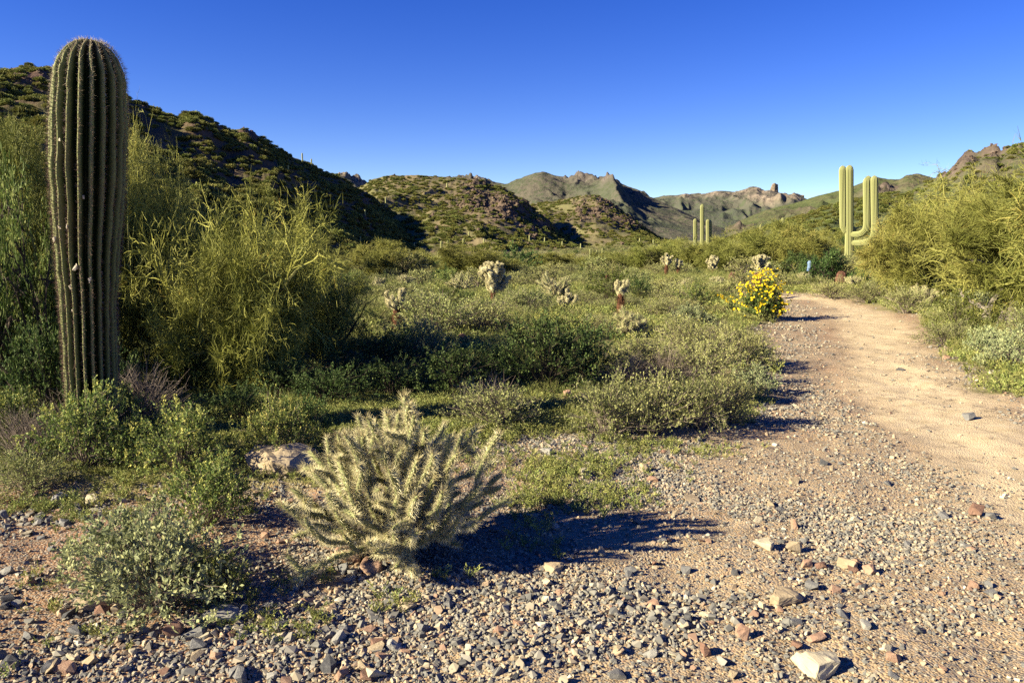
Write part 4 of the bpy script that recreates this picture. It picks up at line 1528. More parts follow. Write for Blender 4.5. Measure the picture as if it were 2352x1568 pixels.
def tree_px(kind, u, vb, vt, wu, label, group=None, Y=None):
    x, y = G(u, vb)
    if Y:
        x, y = x * Y / y, Y
    WC = random.choice(kind)
    top = atY(u, vt, y)[2]
    base_w, base_h = EXT[WC[1].name]
    sz = top / base_h
    sw = wu * S / FPX * y / base_w
    t = tree('palo_verde_tree' if kind is not dkf else 'leafy_tree', WC, x, y, label, random.uniform(0, 6.28), group, scale=(sw, sw, sz))
    return t


tl_ = [
    (pvh, 2290, 760, 445, 400, 'large palo verde with a thick grey trunk by the right edge of the trail'),
    (pvm, 2520, 800, 290, 420, 'tall palo verde reaching in from the right edge of the picture'),
    (pvm, 2140, 700, 450, 300, 'broad palo verde just right of the many-armed saguaro'),
    (pvm, 2195, 690, 445, 300, 'palo verde behind the thick-trunked one, crown against the crag'),
    (pvm, 2400, 690, 415, 380, 'palo verde at the right edge behind the thick-trunked tree'),
    (pvf, 2065, 665, 500, 120, 'rounded palo verde hiding the foot of the many-armed saguaro'),
    (dkf, 1905, 655, 575, 130, 'dark green thicket tree left of the many-armed saguaro foot'),
    (dkf, 1850, 640, 585, 110, 'dark bushy tree behind the small blue marker'),
    (pvf, 1845, 632, 530, 150, 'palo verde left of the many-armed saguaro, behind the dark thicket'),
    (pvf, 1760, 625, 518, 170, 'palo verde in the brush line beneath the armless saguaro spike'),
    (pvf, 1690, 628, 540, 130, 'palo verde just right of the three-armed saguaro'),
    (pvf, 1600, 625, 545, 120, 'palo verde in front of the three-armed saguaro'),
    (pvf, 1530, 618, 548, 130, 'palo verde in the brush line left of the three-armed saguaro'),
    (pvf, 1460, 612, 562, 110, 'low palo verde left of the raised brush line'),
    (pvf, 1090, 640, 563, 165, 'rounded bright palo verde bush behind the big teddy bear cholla'),
    (pvf, 1380, 618, 573, 100, 'low palo verde right of centre in the brush line'),
    (pvf, 1270, 615, 570, 110, 'low palo verde behind the grey staghorn cholla'),
    (pvf, 860, 640, 560, 140, 'palo verde at the left end of the brush line below the dark hill'),
    (pvf, 940, 625, 572, 110, 'olive palo verde between the dark hill and the rounded bush'),
    (pvf, 700, 650, 545, 160, 'palo verde behind the low dark-limbed one, below the dark hill'),
]
for a in tl_:
    tree_px(*a, group='palo verdes of the brush line')
cnt = 0
cands = []
while cnt < 85:
    Y = rs.uniform(45, 150) if cnt > 25 else rs.uniform(45, 75)
    u = rs.uniform(480, 2500)
    x = (u * S - 512) / FPX * Y
    if u < 1000 and Y > 75:
        Y = rs.uniform(45, 75)
        x = (u * S - 512) / FPX * Y
    cands.append((x, Y))
    cnt += 1
for i_ in range(60):
    Y = rs.uniform(58, 125)
    cands.append(((rs.uniform(820, 1560) * S - 512) / FPX * Y, Y))
TREES_RAND = cands

# ------------------------------------------------------------------ teddy bear and staghorn chollas
def teddy(u, vb, vt, wu, label, style='round', seed=0, group='teddy bear chollas on the flat'):
    x, y = G(u, vb)
    k = S / FPX * y
    ht = (vb - vt) * k
    R = wu * .5 * k
    root = thing('teddy_bear_cholla', label, 'cactus', (x, y, h1(x, y)), 0, group)
    r = np.random.RandomState(seed)
    th_ = ht * (.32 if style == 'round' else (.50 if style == 'tall' else .12))
    tr = MB()
    n = 8
    z = np.linspace(-.05, th_ + .04, n)
    m_tube(tr, np.stack([r.normal(0, .006, n), r.normal(0, .006, n), z], 1), np.linspace(.055, .035, n) * (1.5 if style == 'tall' else 1), 9)
    P = rdir(700, r) * [1, 1, 0]
    zz_ = r.uniform(0, th_, 700)
    m_spikes(tr, np.stack([P[:, 0] * .03, P[:, 1] * .03, zz_], 1), P + r.normal(0, .4, (700, 3)) + [0, 0, -.6], r.uniform(.03, .09, 700) * (1.5 if style == 'tall' else 1), .004)
    tr.obj('trunk', [M['cholla_dead']], root)
    jl = (.09, .16)
    n0 = {'round': 13, 'tall': 8, 'low': 12}[style]
    lev = 5 if style == 'round' else 3
    hh = ht - th_
    sk_ = []
    for zc in ([.0, .35, .62] if style == 'round' else [0.0]):
        for i in range(n0):
            a = 2 * PI * (i + r.uniform(-.3, .3)) / n0
            el = r.uniform(-.1, 1.3) if style != 'tall' else r.uniform(.5, 1.4)
            d = unit(np.array([math.cos(a) * math.cos(el), math.sin(a) * math.cos(el), math.sin(el)]))
            p = np.array([0, 0, th_ + zc * hh * .8])
            for l in range(lev):
                ln = r.uniform(*jl) * max(.8, min(1.3, ht / .8))
                q = p + d * ln
                e = (q[0] / R) ** 2 + (q[1] / R) ** 2 + ((q[2] - th_ - hh * .42) / (hh * .62)) ** 2
                if e > 1.05:
                    break
                sk_.append((p, d, ln))
                if r.uniform() < .6:
                    d3 = unit(d + r.normal(0, .7, 3) + [0, 0, .5])
                    if ((q + d3 * ln * .7)[2] < ht):
                        sk_.append((p + d * ln * .8, d3, ln * .75))
                p = q * 1.0 - d * .01
                d = unit(d + r.normal(0, .22, 3) + np.array([0, 0, .45]))
    for p, d, ln in sk_[:190]:
        put_joint(root, TJ[r.randint(4)], p, d, ln * 1.15, 1.6 * max(.8, min(1.25, ht / .8)))
    OCC.append((x, y, R * .8))
    return root


teddy(1132, 702, 608, 82, 'largest teddy bear cholla, two-tiered pale head, in the middle of the flat', 'round', 1)
teddy(1300, 724, 672, 52, 'low trunkless teddy bear cholla right of the largest one', 'low', 2)
teddy(1425, 735, 656, 44, 'teddy bear cholla on a shaggy brown trunk in front of the creosote', 'tall', 3)
teddy(913, 778, 670, 56, 'teddy bear cholla on a thick rust-brown trunk with cupped pale head', 'tall', 4)
teddy(765, 762, 650, 62, 'teddy bear cholla half hidden behind palo verde twigs', 'tall', 5)
teddy(1530, 640, 585, 30, 'thin-trunked teddy bear cholla at the brush edge, left of its pair', 'tall', 6)
teddy(1557, 640, 598, 30, 'short teddy bear cholla right beside the thin-trunked one', 'tall', 7)
teddy(1637, 632, 588, 30, 'stacked pale teddy bear cholla below the three-armed saguaro', 'round', 8)
teddy(1745, 640, 590, 50, 'spreading teddy bear cholla above the yellow flowers', 'round', 9)
teddy(2172, 690, 630, 34, 'small pale teddy bear cholla half hidden under the palo verdes', 'tall', 10)


def staghorn(u, vb, vt, wu, label, seed, group='staghorn chollas on the flat', maxn=90):
    x, y = G(u, vb)
    y += .2
    k = S / FPX * y
    ht = (vb - vt) * k
    R = wu * .5 * k
    root = thing('staghorn_cholla', label, 'cactus', (x, y, h1(x, y)), 0, group)
    r = np.random.RandomState(seed)
    tr = MB()
    for q in range(6):
        a = q * PI / 3 + r.uniform(-.3, .3)
        e = np.array([math.cos(a) * R * .3, math.sin(a) * R * .3, ht * r.uniform(.15, .3)])
        m_tube(tr, np.array([[0, 0, -.05], e * .5, e]), [.03, .022, .016], 6)
    tr.obj('trunk', [M['twig_dark']], root)
    kk = max(ht / .9, R / .7)
    for p, d, ln, lv in cholla_skeleton(r, R, ht * 1.02, 16, 6, (.13 * kk, .24 * kk), (0, 0, .08), .3, maxn, (1, 3)):
        put_joint(root, bjm[r.randint(3)], p, d, ln * 1.05, 1.6 * max(.8, kk))
    OCC.append((x, y, R * .8))


st = [(1278, 690, 600, 120, 'grey-green upright staghorn cholla behind the low trunkless teddy bear cholla', 501),
      (1060, 672, 622, 95, 'mounded staghorn cholla left of the largest teddy bear cholla', 502),
      (1450, 795, 705, 110, 'silvery staghorn cholla in front of the brown-trunked teddy bear cholla', 503),
      (2128, 716, 645, 95, 'dark-centred staghorn cholla under the palo verdes right of the trail', 504),
      (1968, 672, 630, 70, 'staghorn cholla at the bend of the trail beside the barrel cactus', 505),
      (930, 662, 630, 70, 'low staghorn cholla at the left of the flat', 506),
      (1580, 678, 645, 60, 'small staghorn cholla left of the yellow flowers', 507),
      (1650, 668, 638, 70, 'staghorn cholla in the band behind the yellow-flowering bush', 508),
      (868, 668, 636, 55, 'leftmost low staghorn cholla beyond the palo verde', 509),
      (1850, 650, 625, 55, 'small staghorn cholla in front of the blue marker', 510)]
for a in st:
    staghorn(*a)


# ------------------------------------------------------------------ barrel cacti
def barrel(u, vb, vt, wu, label, Y=None):
    x, y = G(u, vb)
    if Y:
        x, y = x * Y / y, Y
    k = S / FPX * y
    ht = (vb - vt) * k
    R = wu * .5 * k
    root = thing('barrel_cactus', label, 'cactus', (x, y, h1(x, y)), 0, 'barrel cacti near the trail bend')
    n = 16
    t = np.linspace(0, 1, n)
    rr = R * np.sqrt(np.clip(1 - np.clip((t - .45) / .56, 0, 1) ** 2, .01, 1)) * np.interp(t, [0, .3, 1], [.85, 1, 1])
    m = MB()
    m_tube(m, np.stack([0 * t, 0 * t, t * ht - .03], 1), rr, 64, 0, 16, .14)
    m.obj('body', [M['barrel']], root, True)
    m = MB()
    r = np.random.RandomState(int(u))
    ns = 1500
    a = (r.randint(0, 16, ns)) * 2 * PI / 16
    tt = r.uniform(0, 1, ns)
    rad_ = np.interp(tt, t, rr)
    P = np.stack([np.cos(a) * rad_, np.sin(a) * rad_, tt * ht], 1)
    m_spikes(m, P, np.stack([np.cos(a), np.sin(a), .3 + 0 * a], 1) + r.normal(0, .5, (ns, 3)), r.uniform(.03, .07, ns), .003, 0, r.uniform(0, 1, ns))
    m.obj('spines', [M['barrel_spine']], root)
    OCC.append((x, y, R))


barrel(1930, 668, 628, 19, 'reddish barrel cactus at the foot of the many-armed saguaro')
barrel(1737, 690, 630, 20, 'reddish barrel cactus poking up behind the yellow flowers', None)
barrel(1682, 655, 627, 14, 'small brown barrel cactus left of the yellow-flowering bush')
barrel(1395, 655, 634, 11, 'tiny red barrel cactus beside the creosote on the flat')

# ------------------------------------------------------------------ yellow flowering brittlebush
def flower_bush(u, vb, vt, wu):
    x, y = G(u, vb)
    y += .3
    x = x * y / (y - .3)
    k = S / FPX * y
    R, ht = wu * .5 * k, (vb - vt) * k
    root = thing('flowering_bush', 'bright yellow-flowering bush on the left edge of the trail bend', 'shrub', (x, y, h1(x, y)))
    me = shrub_mesh('foliage', [M['brittle'], M['twig']], 600, R * .78, ht * .62, 110, 9000, .045, .022, .5, twigs=900)
    link('stems', me[0], root)
    link('foliage', me[1], root)
    r = np.random.RandomState(601)
    st_, fl = MB(), MB()
    n = 170
    th = r.uniform(0, 2 * PI, n)
    el = np.arccos(r.uniform(0, 1, n) ** .6)
    tp = np.stack([np.sin(el) * np.cos(th) * R, np.sin(el) * np.sin(th) * R, np.cos(el) * ht * .97 + .06], 1) * r.uniform(.6, 1.12, (n, 1))
    b = tp * [.45, .45, .5]
    m_segs(st_, b, tp, .004, .002, 3)
    st_.obj('flower_stalks', [M['brittle']], root)
    # each flower head: ring of petals round a centre, a few heads per stalk
    c = np.repeat(tp, 3, 0) + r.normal(0, .028, (n * 3, 3))
    nc = len(c)
    nrm = unit(r.normal(0, .5, (nc, 3)) + unit(c) * .4 + [-.2, -.4, .5])
    a_, b_ = frames(nrm)
    for q in range(7):
        an = q * 2 * PI / 7
        d = a_ * math.cos(an) + b_ * math.sin(an)
        s = np.cross(nrm, d)
        V = np.stack([c, c + d * .013 + s * .008, c + d * .023 + nrm * .004, c + d * .013 - s * .008], 1)
        fl.add(V, np.arange(nc * 4).reshape(nc, 4), 0, np.repeat(r.uniform(0, 1, nc), 4))
    o = fl.obj('flowers', [M['yellow']], root)
    o['kind'] = 'stuff'
    OCC.append((x, y, R))
    return root


flower_bush(1750, 747, 640, 128)
x_, y_ = G(1662, 716)
root = thing('wildflower', 'tiny yellow wildflower clump on the grass left of the flowering bush', 'flower', (x_, y_, h1(x_, y_)))
r = np.random.RandomState(5)
m = MB()
tp = np.stack([r.normal(0, .09, 14), r.normal(0, .09, 14), r.uniform(.12, .25, 14)], 1)
m_segs(m, tp * [.2, .2, 0], tp, .003, .002, 3)
m.obj('stalks', [M['brittle']], root)
m = MB()
m_leaves(m, np.repeat(tp, 8, 0), rdir(112, r) + [0, -.3, .4], .035, .02, 0, r.uniform(0, 1, 112), r)
m.obj('flowers', [M['yellow']], root)

# small faded blue marker by the dark thicket
x_, y_ = G(1856, 655)
root = thing('blue_marker', 'small faded blue cloth marker on a thin stake by the dark thicket', 'marker', (x_, y_, h1(x_, y_)))
m = MB()
m_tube(m, np.array([[0, 0, -.05], [.01, 0, .4], [0, 0, .85]]), .012, 6)
m.obj('stake', [M['twig']], root)
m = MB()
zs = np.linspace(.5, .84, 8)
m_tube(m, np.stack([.03 * np.sin(zs * 11), .02 * np.cos(zs * 9), zs], 1), np.interp(zs, [.3, .5, .8, .84], [.02, .05, .08, .03]), 9)
m.obj('cloth', [M['blue']], root, True)

# ------------------------------------------------------------------ shrubs set out where the photo shows them
hl = [
    ('brittle', 485, 1225, 205, 140, 'lush green brittlebush just left of the big foreground cholla'),
    ('silver', 370, 1440, 330, 200, 'sprawling grey-green brittlebush nearest the camera at the lower left'),
    ('silver', 300, 1345, 260, 150, 'grey-green bush behind the nearest sprawling one, lower left'),
    ('brittle', 500, 1400, 150, 110, 'small leafy bush at the right end of the nearest sprawling one'),
    ('brittle', 420, 1120, 220, 135, 'bright green brittlebush below the first palo verde'),
    ('brittle', 635, 1085, 170, 135, 'yellow-tipped rounded bush above the flat boulder'),
    ('dark', 700, 1050, 120, 120, 'bluish dark-green bush behind the yellow-tipped rounded one'),
    ('brittle', 200, 1110, 230, 150, 'leafy shrub under the thick saguaro, left of the bright green one'),
    ('dry', 60, 1095, 190, 120, 'spray of pale dry stalks at the left edge'),
    ('bursage', 70, 1150, 170, 95, 'low yellowish-green tussock shrub at the left edge below the dry stalks'),
    ('dry', 180, 1045, 160, 130, 'grey dry twiggy bush at the foot of the thick saguaro'),
    ('brittle', 270, 1030, 160, 120, 'small-leaved bush right of the thick saguaro foot'),
    ('dry', 330, 1020, 190, 150, 'tangle of dead twigs in the shade right of the thick saguaro'),
    ('brittle', 330, 1090, 150, 110, 'leafy clump between the dead twigs and the bright green bush'),
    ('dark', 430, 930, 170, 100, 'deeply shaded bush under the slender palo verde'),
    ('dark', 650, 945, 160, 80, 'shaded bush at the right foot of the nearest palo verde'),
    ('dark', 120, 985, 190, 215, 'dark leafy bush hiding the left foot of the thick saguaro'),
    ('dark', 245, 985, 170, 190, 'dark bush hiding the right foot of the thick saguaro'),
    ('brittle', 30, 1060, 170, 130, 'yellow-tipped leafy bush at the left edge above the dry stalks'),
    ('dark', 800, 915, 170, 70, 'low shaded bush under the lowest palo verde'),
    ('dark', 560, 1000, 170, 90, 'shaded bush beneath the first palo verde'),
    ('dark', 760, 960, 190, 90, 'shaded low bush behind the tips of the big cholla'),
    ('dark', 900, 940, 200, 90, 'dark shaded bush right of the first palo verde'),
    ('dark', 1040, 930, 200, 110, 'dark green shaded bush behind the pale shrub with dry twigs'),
    ('bursage', 1140, 1010, 200, 95, 'pale shrub with dry twigs just right of the big cholla top'),
    ('dry', 1120, 990, 150, 100, 'grey dry twigs rising through the pale shrub right of the big cholla'),
    ('bursage', 1390, 1020, 190, 130, 'pale grey-green shrub at the left of the gravel-edge row'),
    ('bursage', 1500, 1015, 180, 130, 'second pale shrub in the gravel-edge row, yellowish top'),
    ('bursage', 1600, 1005, 180, 130, 'large middle shrub of the gravel-edge row'),
    ('bursage', 1675, 985, 120, 105, 'rightmost shrub of the gravel-edge row, casting shade on the gravel'),
    ('dark', 1250, 915, 230, 165, 'big dark-green bush in the middle with black shade below'),
    ('dark', 1340, 895, 150, 130, 'dark-green bush adjoining the big dark one on its right'),
    ('dark', 1150, 905, 160, 90, 'low dark bush left of the big dark-green one'),
    ('dry', 1440, 900, 150, 70, 'purple-grey dry twigs right of the big dark-green bush'),
    ('dry', 1530, 890, 130, 80, 'dead twig bush in the middle of the pale shrubs'),
    ('bursage', 1480, 880, 160, 90, 'pale shrub behind the purple-grey dry twigs'),
    ('bursage', 1610, 890, 190, 100, 'pale shrub with leafy sprays above the gravel-edge row'),
    ('silver', 1735, 905, 90, 60, 'small silvery shrub on the left lip of the trail'),
    ('bursage', 1700, 850, 150, 90, 'rounded grey-green shrub below the yellow-flowering bush'),
    ('bursage', 1570, 825, 150, 80, 'grey-green shrub right of the silvery staghorn cholla'),
    ('silver', 1590, 765, 80, 45, 'whitish-blue little shrub left of the flowering bush'),
    ('brittle', 1590, 732, 90, 55, 'fresh green bush behind the whitish-blue little shrub'),
    ('creosote', 1400, 700, 110, 80, 'yellow-green creosote bush behind the brown-trunked teddy bear cholla'),
    ('dark', 1470, 690, 60, 50, 'dark shrub at the right side of the creosote bush'),
    ('bursage', 1000, 790, 200, 95, 'broad grey-green shrub right of the rust-trunked cholla'),
    ('bursage', 1110, 780, 150, 75, 'grey-green shrub left of the sunlit grass gap'),
    ('bursage', 960, 850, 170, 85, 'half-shaded shrub left of the red-brown block of stone'),
    ('dark', 880, 880, 180, 90, 'shaded shrub below the rust-trunked cholla'),
    ('bursage', 1200, 745, 140, 60, 'pale shrub between the largest teddy bear cholla and the low one'),
    ('dark', 1225, 722, 70, 40, 'small dark shrub right of the largest teddy bear cholla'),
    ('silver', 2330, 862, 140, 85, 'silvery leafy shrub at the right edge beside the trail'),
    ('silver', 2270, 828, 90, 65, 'small silvery shrub in front of the thick grey trunk'),
    ('bursage', 2170, 800, 120, 55, 'grassy low shrub at the right side of the trail bend'),
    ('bursage', 2080, 735, 110, 60, 'grey-green shrub right of the trail, below the dark-centred staghorn'),
    ('bursage', 1995, 702, 100, 45, 'grey-green shrub just past the far edge of the trail'),
    ('bursage', 1905, 692, 90, 40, 'small grey-green shrub on the far edge of the trail'),
    ('creosote', 2195, 775, 90, 100, 'small dark-stemmed upright bush right of the trail'),
    ('bursage', 2390, 800, 150, 100, 'pale shrub right of the thick grey trunk at the picture edge'),
    ('brittle', 470, 1330, 90, 50, 'little leafy sprig right of the nearest sprawling bush'),
]
for k_, u_, vb_, wu_, hv_, lab in hl:
    shrub_px(k_, u_, vb_, wu_, hv_, lab)

# ------------------------------------------------------------------ unique labels from landmarks for the many
_ones = ['', 'first', 'second', 'third', 'fourth', 'fifth', 'sixth', 'seventh', 'eighth', 'ninth', 'tenth', 'eleventh', 'twelfth', 'thirteenth', 'fourteenth', 'fifteenth', 'sixteenth', 'seventeenth', 'eighteenth', 'nineteenth']
_tens = {2: 'twenty', 3: 'thirty', 4: 'forty', 5: 'fifty', 6: 'sixty', 7: 'seventy', 8: 'eighty', 9: 'ninety'}
LM = [('the largest teddy bear cholla', 1132, 690), ('the low trunkless teddy bear cholla', 1300, 720), ('the brown-trunked teddy bear cholla', 1425, 725),
      ('the rust-trunked cholla', 913, 760), ('the yellow-flowering bush', 1750, 740), ('the silvery staghorn cholla', 1450, 790), ('the trail bend', 1950, 690),
      ('the red barrel cactus', 1930, 660), ('the three-armed saguaro', 1613, 620), ('the dark-centred staghorn cholla', 2128, 715), ('the thick grey trunk', 2290, 755),
      ('the big dark-green bush', 1270, 880), ('the gravel-edge shrub row', 1530, 1000), ('the leftmost low staghorn', 868, 668), ('the mounded staghorn cholla', 1060, 670),
      ('the left edge of the brush line', 700, 650), ('the paired thin chollas', 1545, 640), ('the right picture edge', 2340, 900)]


def ordw(q):
    q += 1
    if q == 1:
        return 'closest'
    if q < 20:
        return _ones[q] + ' closest'
    if q > 99:
        return 'a farther'
    t, o_ = divmod(q, 10)
    return (_tens[t] + '-' + _ones[o_] if o_ else _tens[t][:-1] + 'ieth') + ' closest'


def landmark_labels(items, LMS, fmt):
    """items: list of (u, v, desc) -> unique phrases"""
    buckets = {}
    for k, (u, v, desc) in enumerate(items):
        i = int(np.argmin([(u - l[1]) ** 2 + ((v - l[2]) * 2.0) ** 2 for l in LMS]))
        l = LMS[i]
        du, dv = u - l[1], (v - l[2]) * 1.6
        rel = ('left of' if du < 0 else 'right of') if abs(du) > abs(dv) else ('in front of' if dv > 0 else 'behind')
        buckets.setdefault((l[0], rel, desc), []).append((math.hypot(du, dv), k))
    out = [None] * len(items)
    for (nm, rel, desc), L in buckets.items():
        L.sort()
        for q, (_, k) in enumerate(L):
            od = ordw(q)
            out[k] = fmt.format(ord=od, desc=desc, rel=rel, lm=nm)
    return out


# random shrubs filling the flat
OA = lambda: np.array(OCC)


def free(x, y, rad, arr):
    return np.all(np.hypot(arr[:, 0] - x, arr[:, 1] - y) > (arr[:, 2] * .55 + rad * (.95 if y < 30 else .55)))


KEEP = [(1132, 702, 86), (1300, 724, 60), (1425, 735, 60), (913, 785, 64), (1278, 670, 120), (1450, 790, 110), (1750, 750, 120), (1060, 665, 90), (2128, 712, 90), (1930, 668, 30), (1968, 672, 60), (1637, 632, 36), (1530, 640, 30), (1066, 812, 60), (1100, 765, 40)]
KEEP = [(u__, vb__, w__, G(u__, vb__)[1]) for u__, vb__, w__ in KEEP]
items = []
tries = 0
while len(items) < 1500 and tries < 9000:
    tries += 1
    az_ = rs.uniform(-37, 37) * PI / 180
    rr_ = math.sqrt(rs.uniform(8.2 ** 2, 75 ** 2)) if rs.uniform() < .5 else rs.uniform(8.2, 45)
    x, y = rr_ * math.sin(az_), rr_ * math.cos(az_)
    u_, v_ = proj(x, y, 0)
    if y < 10.2 or (u_ < 560 and y < 11):
        continue
    if float(bare_d(np.array([x]), np.array([y]))[0]) < .35 and y < 22:
        continue
    d_ = float(poly_inside_dist(np.array([x]), np.array([y]), TRAIL))
    if d_ < .3:
        continue
    # the sunlit grass gap in the middle
    if 1090 < u_ < 1230 and 755 < v_ < 830:
        continue
    wd = rs.uniform(.45, 1.25) * (.75 if y < 17 else 1)
    kpx = FPX / S / y
    if any(y < yk + .2 and abs(u_ - uk) < wk * .5 + wd * .5 * kpx and v_ - wd * .42 * kpx < vk - 2 for uk, vk, wk, yk in KEEP):
        continue
    if not free(x, y, wd * .5, OA() if tries % 25 == 1 or len(items) < 2 else arr_):
        arr_ = OA() if tries % 25 == 1 or len(items) < 2 else arr_
        continue
    arr_ = np.array(OCC + [(a[0], a[1], a[2] * .5) for a in items]) if tries % 6 == 0 or len(items) < 3 else arr_
    items.append((x, y, wd, u_, v_))
items.sort(key=lambda a: -a[2] / a[1])
ind, rest = items[:215], items[215:]
kinds = []
for a in ind:
    q = rs.uniform()
    kd = 'bursage' if a[1] < 18 else 'bursage_far'
    if q > .80:
        kd = 'silver'
    if q > .86:
        kd = 'brittle'
    if q > .93:
        kd = 'creosote' if a[1] > 14 else 'dark'
    if q > .97:
        kd = 'dry'
    kinds.append(kd)
DS = {'bursage': 'grey-green bursage shrub', 'bursage_far': 'grey-green bursage shrub', 'silver': 'silvery shrub', 'brittle': 'fresh green shrub', 'creosote': 'olive creosote bush', 'dark': 'dark green shrub', 'dry': 'dry twiggy bush'}
labs = landmark_labels([(a[3], a[4], DS[k]) for a, k in zip(ind, kinds)], LM, '{ord} {desc} {rel} {lm}')
for a, kd, lb in zip(ind, kinds, labs):
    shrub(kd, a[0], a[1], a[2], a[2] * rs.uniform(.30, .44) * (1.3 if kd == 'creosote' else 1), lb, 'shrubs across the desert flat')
# the rest of the scrub, one mass
cv = variants('scrub_variant', SH['bursage_far'] + SH['bursage_far'][:1] + SH['dark_far'])
pts_, scl_, rot_ = [], [], []
for a in rest:
    pts_.append((a[0], a[1], h1(a[0], a[1])))
    scl_.append(a[2])
n_ = 5200
az_ = rs.uniform(-42, 42, n_) * PI / 180
rr_ = np.sqrt(rs.uniform(30 ** 2, 330 ** 2, n_))
X, Y = rr_ * np.sin(az_), rr_ * np.cos(az_)
Z = H(X, Y)
pts_ = np.concatenate([np.array(pts_), np.stack([X, Y, Z], 1)])
scl_ = np.concatenate([np.array(scl_), rs.uniform(.9, 2.2, n_)])
rot_ = np.stack([0 * scl_, 0 * scl_, rs.uniform(0, 6.28, len(scl_))], 1)
scatter('low_scrub', cv, 7, pts_, scl_, rot_, 'low grey-green scrub carpeting the flat out to the hills', 'scrub')

# random far trees with labels
LMT = [('the creosote on the flat', 1400, 600), ('the low teddy bear cholla', 1300, 610), ('the brush below the middle hill', 1200, 590), ('the leftmost low staghorn', 868, 600), ('the paired thin chollas', 1540, 590), ('the yellow-flowering bush', 1750, 600), ('the right picture edge', 2340, 560), ('the three-armed saguaro', 1613, 560), ('the armless saguaro spike', 1798, 560), ('the short-armed saguaro clump', 1020, 585), ('the many-armed saguaro', 1950, 560),
       ('the small two-armed saguaro', 1364, 590), ('the dark hill foot', 700, 590), ('the right-hand crag', 2260, 500), ('the rounded bright bush', 1090, 600)]
ti = [(*proj(x, y, 0), 'palo verde') for x, y in TREES_RAND]
tlb = landmark_labels(ti, LMT, '{ord} distant {desc} {rel} {lm}')
for (x, y), lb in zip(TREES_RAND, tlb):
    s_ = rs.uniform(.75, 1.25)
    root = thing('palo_verde_tree', lb, 'tree', (x, y, h1(x, y)), rs.uniform(0, 6.28), 'palo verdes of the brush line', (s_, s_, s_ * rs.uniform(.6, .9)))
    WC = pvf[rs.randint(3)]
    link('trunk', WC[0], root)
    link('crown', WC[1], root)

# ------------------------------------------------------------------ trees and scrub on the hillsides
hm = []
for i in range(4):
    r = np.random.RandomState(700 + i)
    mb = MB()
    n = 700
    d = rdir(n, r)
    d[:, 2] = np.abs(d[:, 2])
    p = d * r.uniform(.45, 1, (n, 1)) * [1, 1, .8] * (1 + .3 * vnoise(d[:, 0] * 2, d[:, 1] * 2 + i, i))[:, None] + [0, 0, .15]
    m_leaves(mb, p, d + r.normal(0, .6, (n, 3)), .34 * r.uniform(.6, 1.2, n), .16, 0, np.clip(r.normal(.5, .25, n), 0, 1), r)
    m_segs(mb, np.zeros((6, 3)), rdir(6, r) * [.6, .6, 0] + [0, 0, .6], .05, .02, 3, 1)
    hm.append(mb.mesh('hill_tree', [M['hilltree'], M['twig_dark']]))


def hill_scatter(name, n, size, tmax=1.01, clump=.05):
    us, ts, V, rock = HILLS[name]
    nt_ = int((ts <= tmax).sum())
    out = []
    i = rs.uniform(0, V.shape[0] - 1.01, n)
    j = rs.uniform(0, 1, n) * (nt_ - 1.01)
    i0, j0 = i.astype(int), j.astype(int)
    fi, fj = (i - i0)[:, None], (j - j0)[:, None]
    P = (V[i0, j0] * (1 - fi) * (1 - fj) + V[i0 + 1, j0] * fi * (1 - fj) + V[i0, j0 + 1] * (1 - fi) * fj + V[i0 + 1, j0 + 1] * fi * fj)
    rk = rock[i0, j0]
    area = np.linalg.norm(V[i0 + 1, j0] - V[i0, j0], axis=1)
    dens = sstep(-.5, .5, fbm(P[:, 0] * clump, P[:, 1] * clump, 3, 50))
    keep = (rs.uniform(size=n) < (1 - .8 * np.clip(rk, 0, 1)) * (.35 + .65 * dens)) & (P[:, 2] > -2.6)
    keep &= rs.uniform(size=n) < np.clip(area / area.max() * 1.3, .1, 1)
    P = P[keep]
    s = rs.uniform(size[0], size[1], len(P)) ** 1.0
    return P, s


PA, sA = hill_scatter('hill_left', 36000, (.35, 1.45))
PB, sB = hill_scatter('hill_middle', 15000, (.35, 1.3))
PC, sC = hill_scatter('hill_right_of_middle', 9000, (.45, 1.4))
PG, sG = hill_scatter('crag_right', 5200, (.7, 2.2))
PS_, sS = hill_scatter('spur_right', 5000, (.8, 2.4))
allP = np.concatenate([PA, PB, PC, PG, PS_])
alls = np.concatenate([sA, sB, sC, sG, sS])
vis = alls / np.linalg.norm(allP, axis=1)
uu, vv = proj(allP[:, 0], allP[:, 1], allP[:, 2])
vis = vis * ((uu > 280) & (uu < 2352)) * ~((uu < 660) & (vv > 480)) * (vv < 570)
order = np.argsort(-vis)
ind_i, rest_i = order[:180], order[180:]
LMH = [('the rocks below the skyline', 500, 330), ('the middle of the dark slope', 640, 440), ('the slope under the first hump', 430, 340), ('the shoulder above the brush', 760, 490), ('the lower dark slope', 700, 540), ('the slope beside the saguaro', 310, 300), ('the skyline descent', 780, 420), ('the right end of the dark hill', 980, 560), ('the middle hill apron', 1150, 550), ('the four clustered hillside saguaros', 585, 525), ('the skyline saguaros', 700, 375), ('the lone high saguaro', 657, 390), ('the rocky knob on the skyline', 560, 300), ('the first skyline hump', 440, 262),
       ('the notch between the hills', 850, 440), ('the foot of the dark hill', 900, 560), ('the thick saguaro top', 300, 230)]
lbl = landmark_labels([(uu[k], vv[k], 'small tree') for k in ind_i], LMH, '{ord} {desc} {rel} {lm}')
for k, lb in zip(ind_i, lbl):
    o = link('hillside_tree', hm[k % 4], None, tuple(allP[k] - [0, 0, .15]))
    s_ = alls[k] * 1.15
    o.scale = (s_, s_, s_ * rs.uniform(.7, 1.0))
    o.rotation_euler = (0, 0, rs.uniform(0, 6.28))
    tag(o, lb, 'tree', 'small trees dotted over the dark hillside')
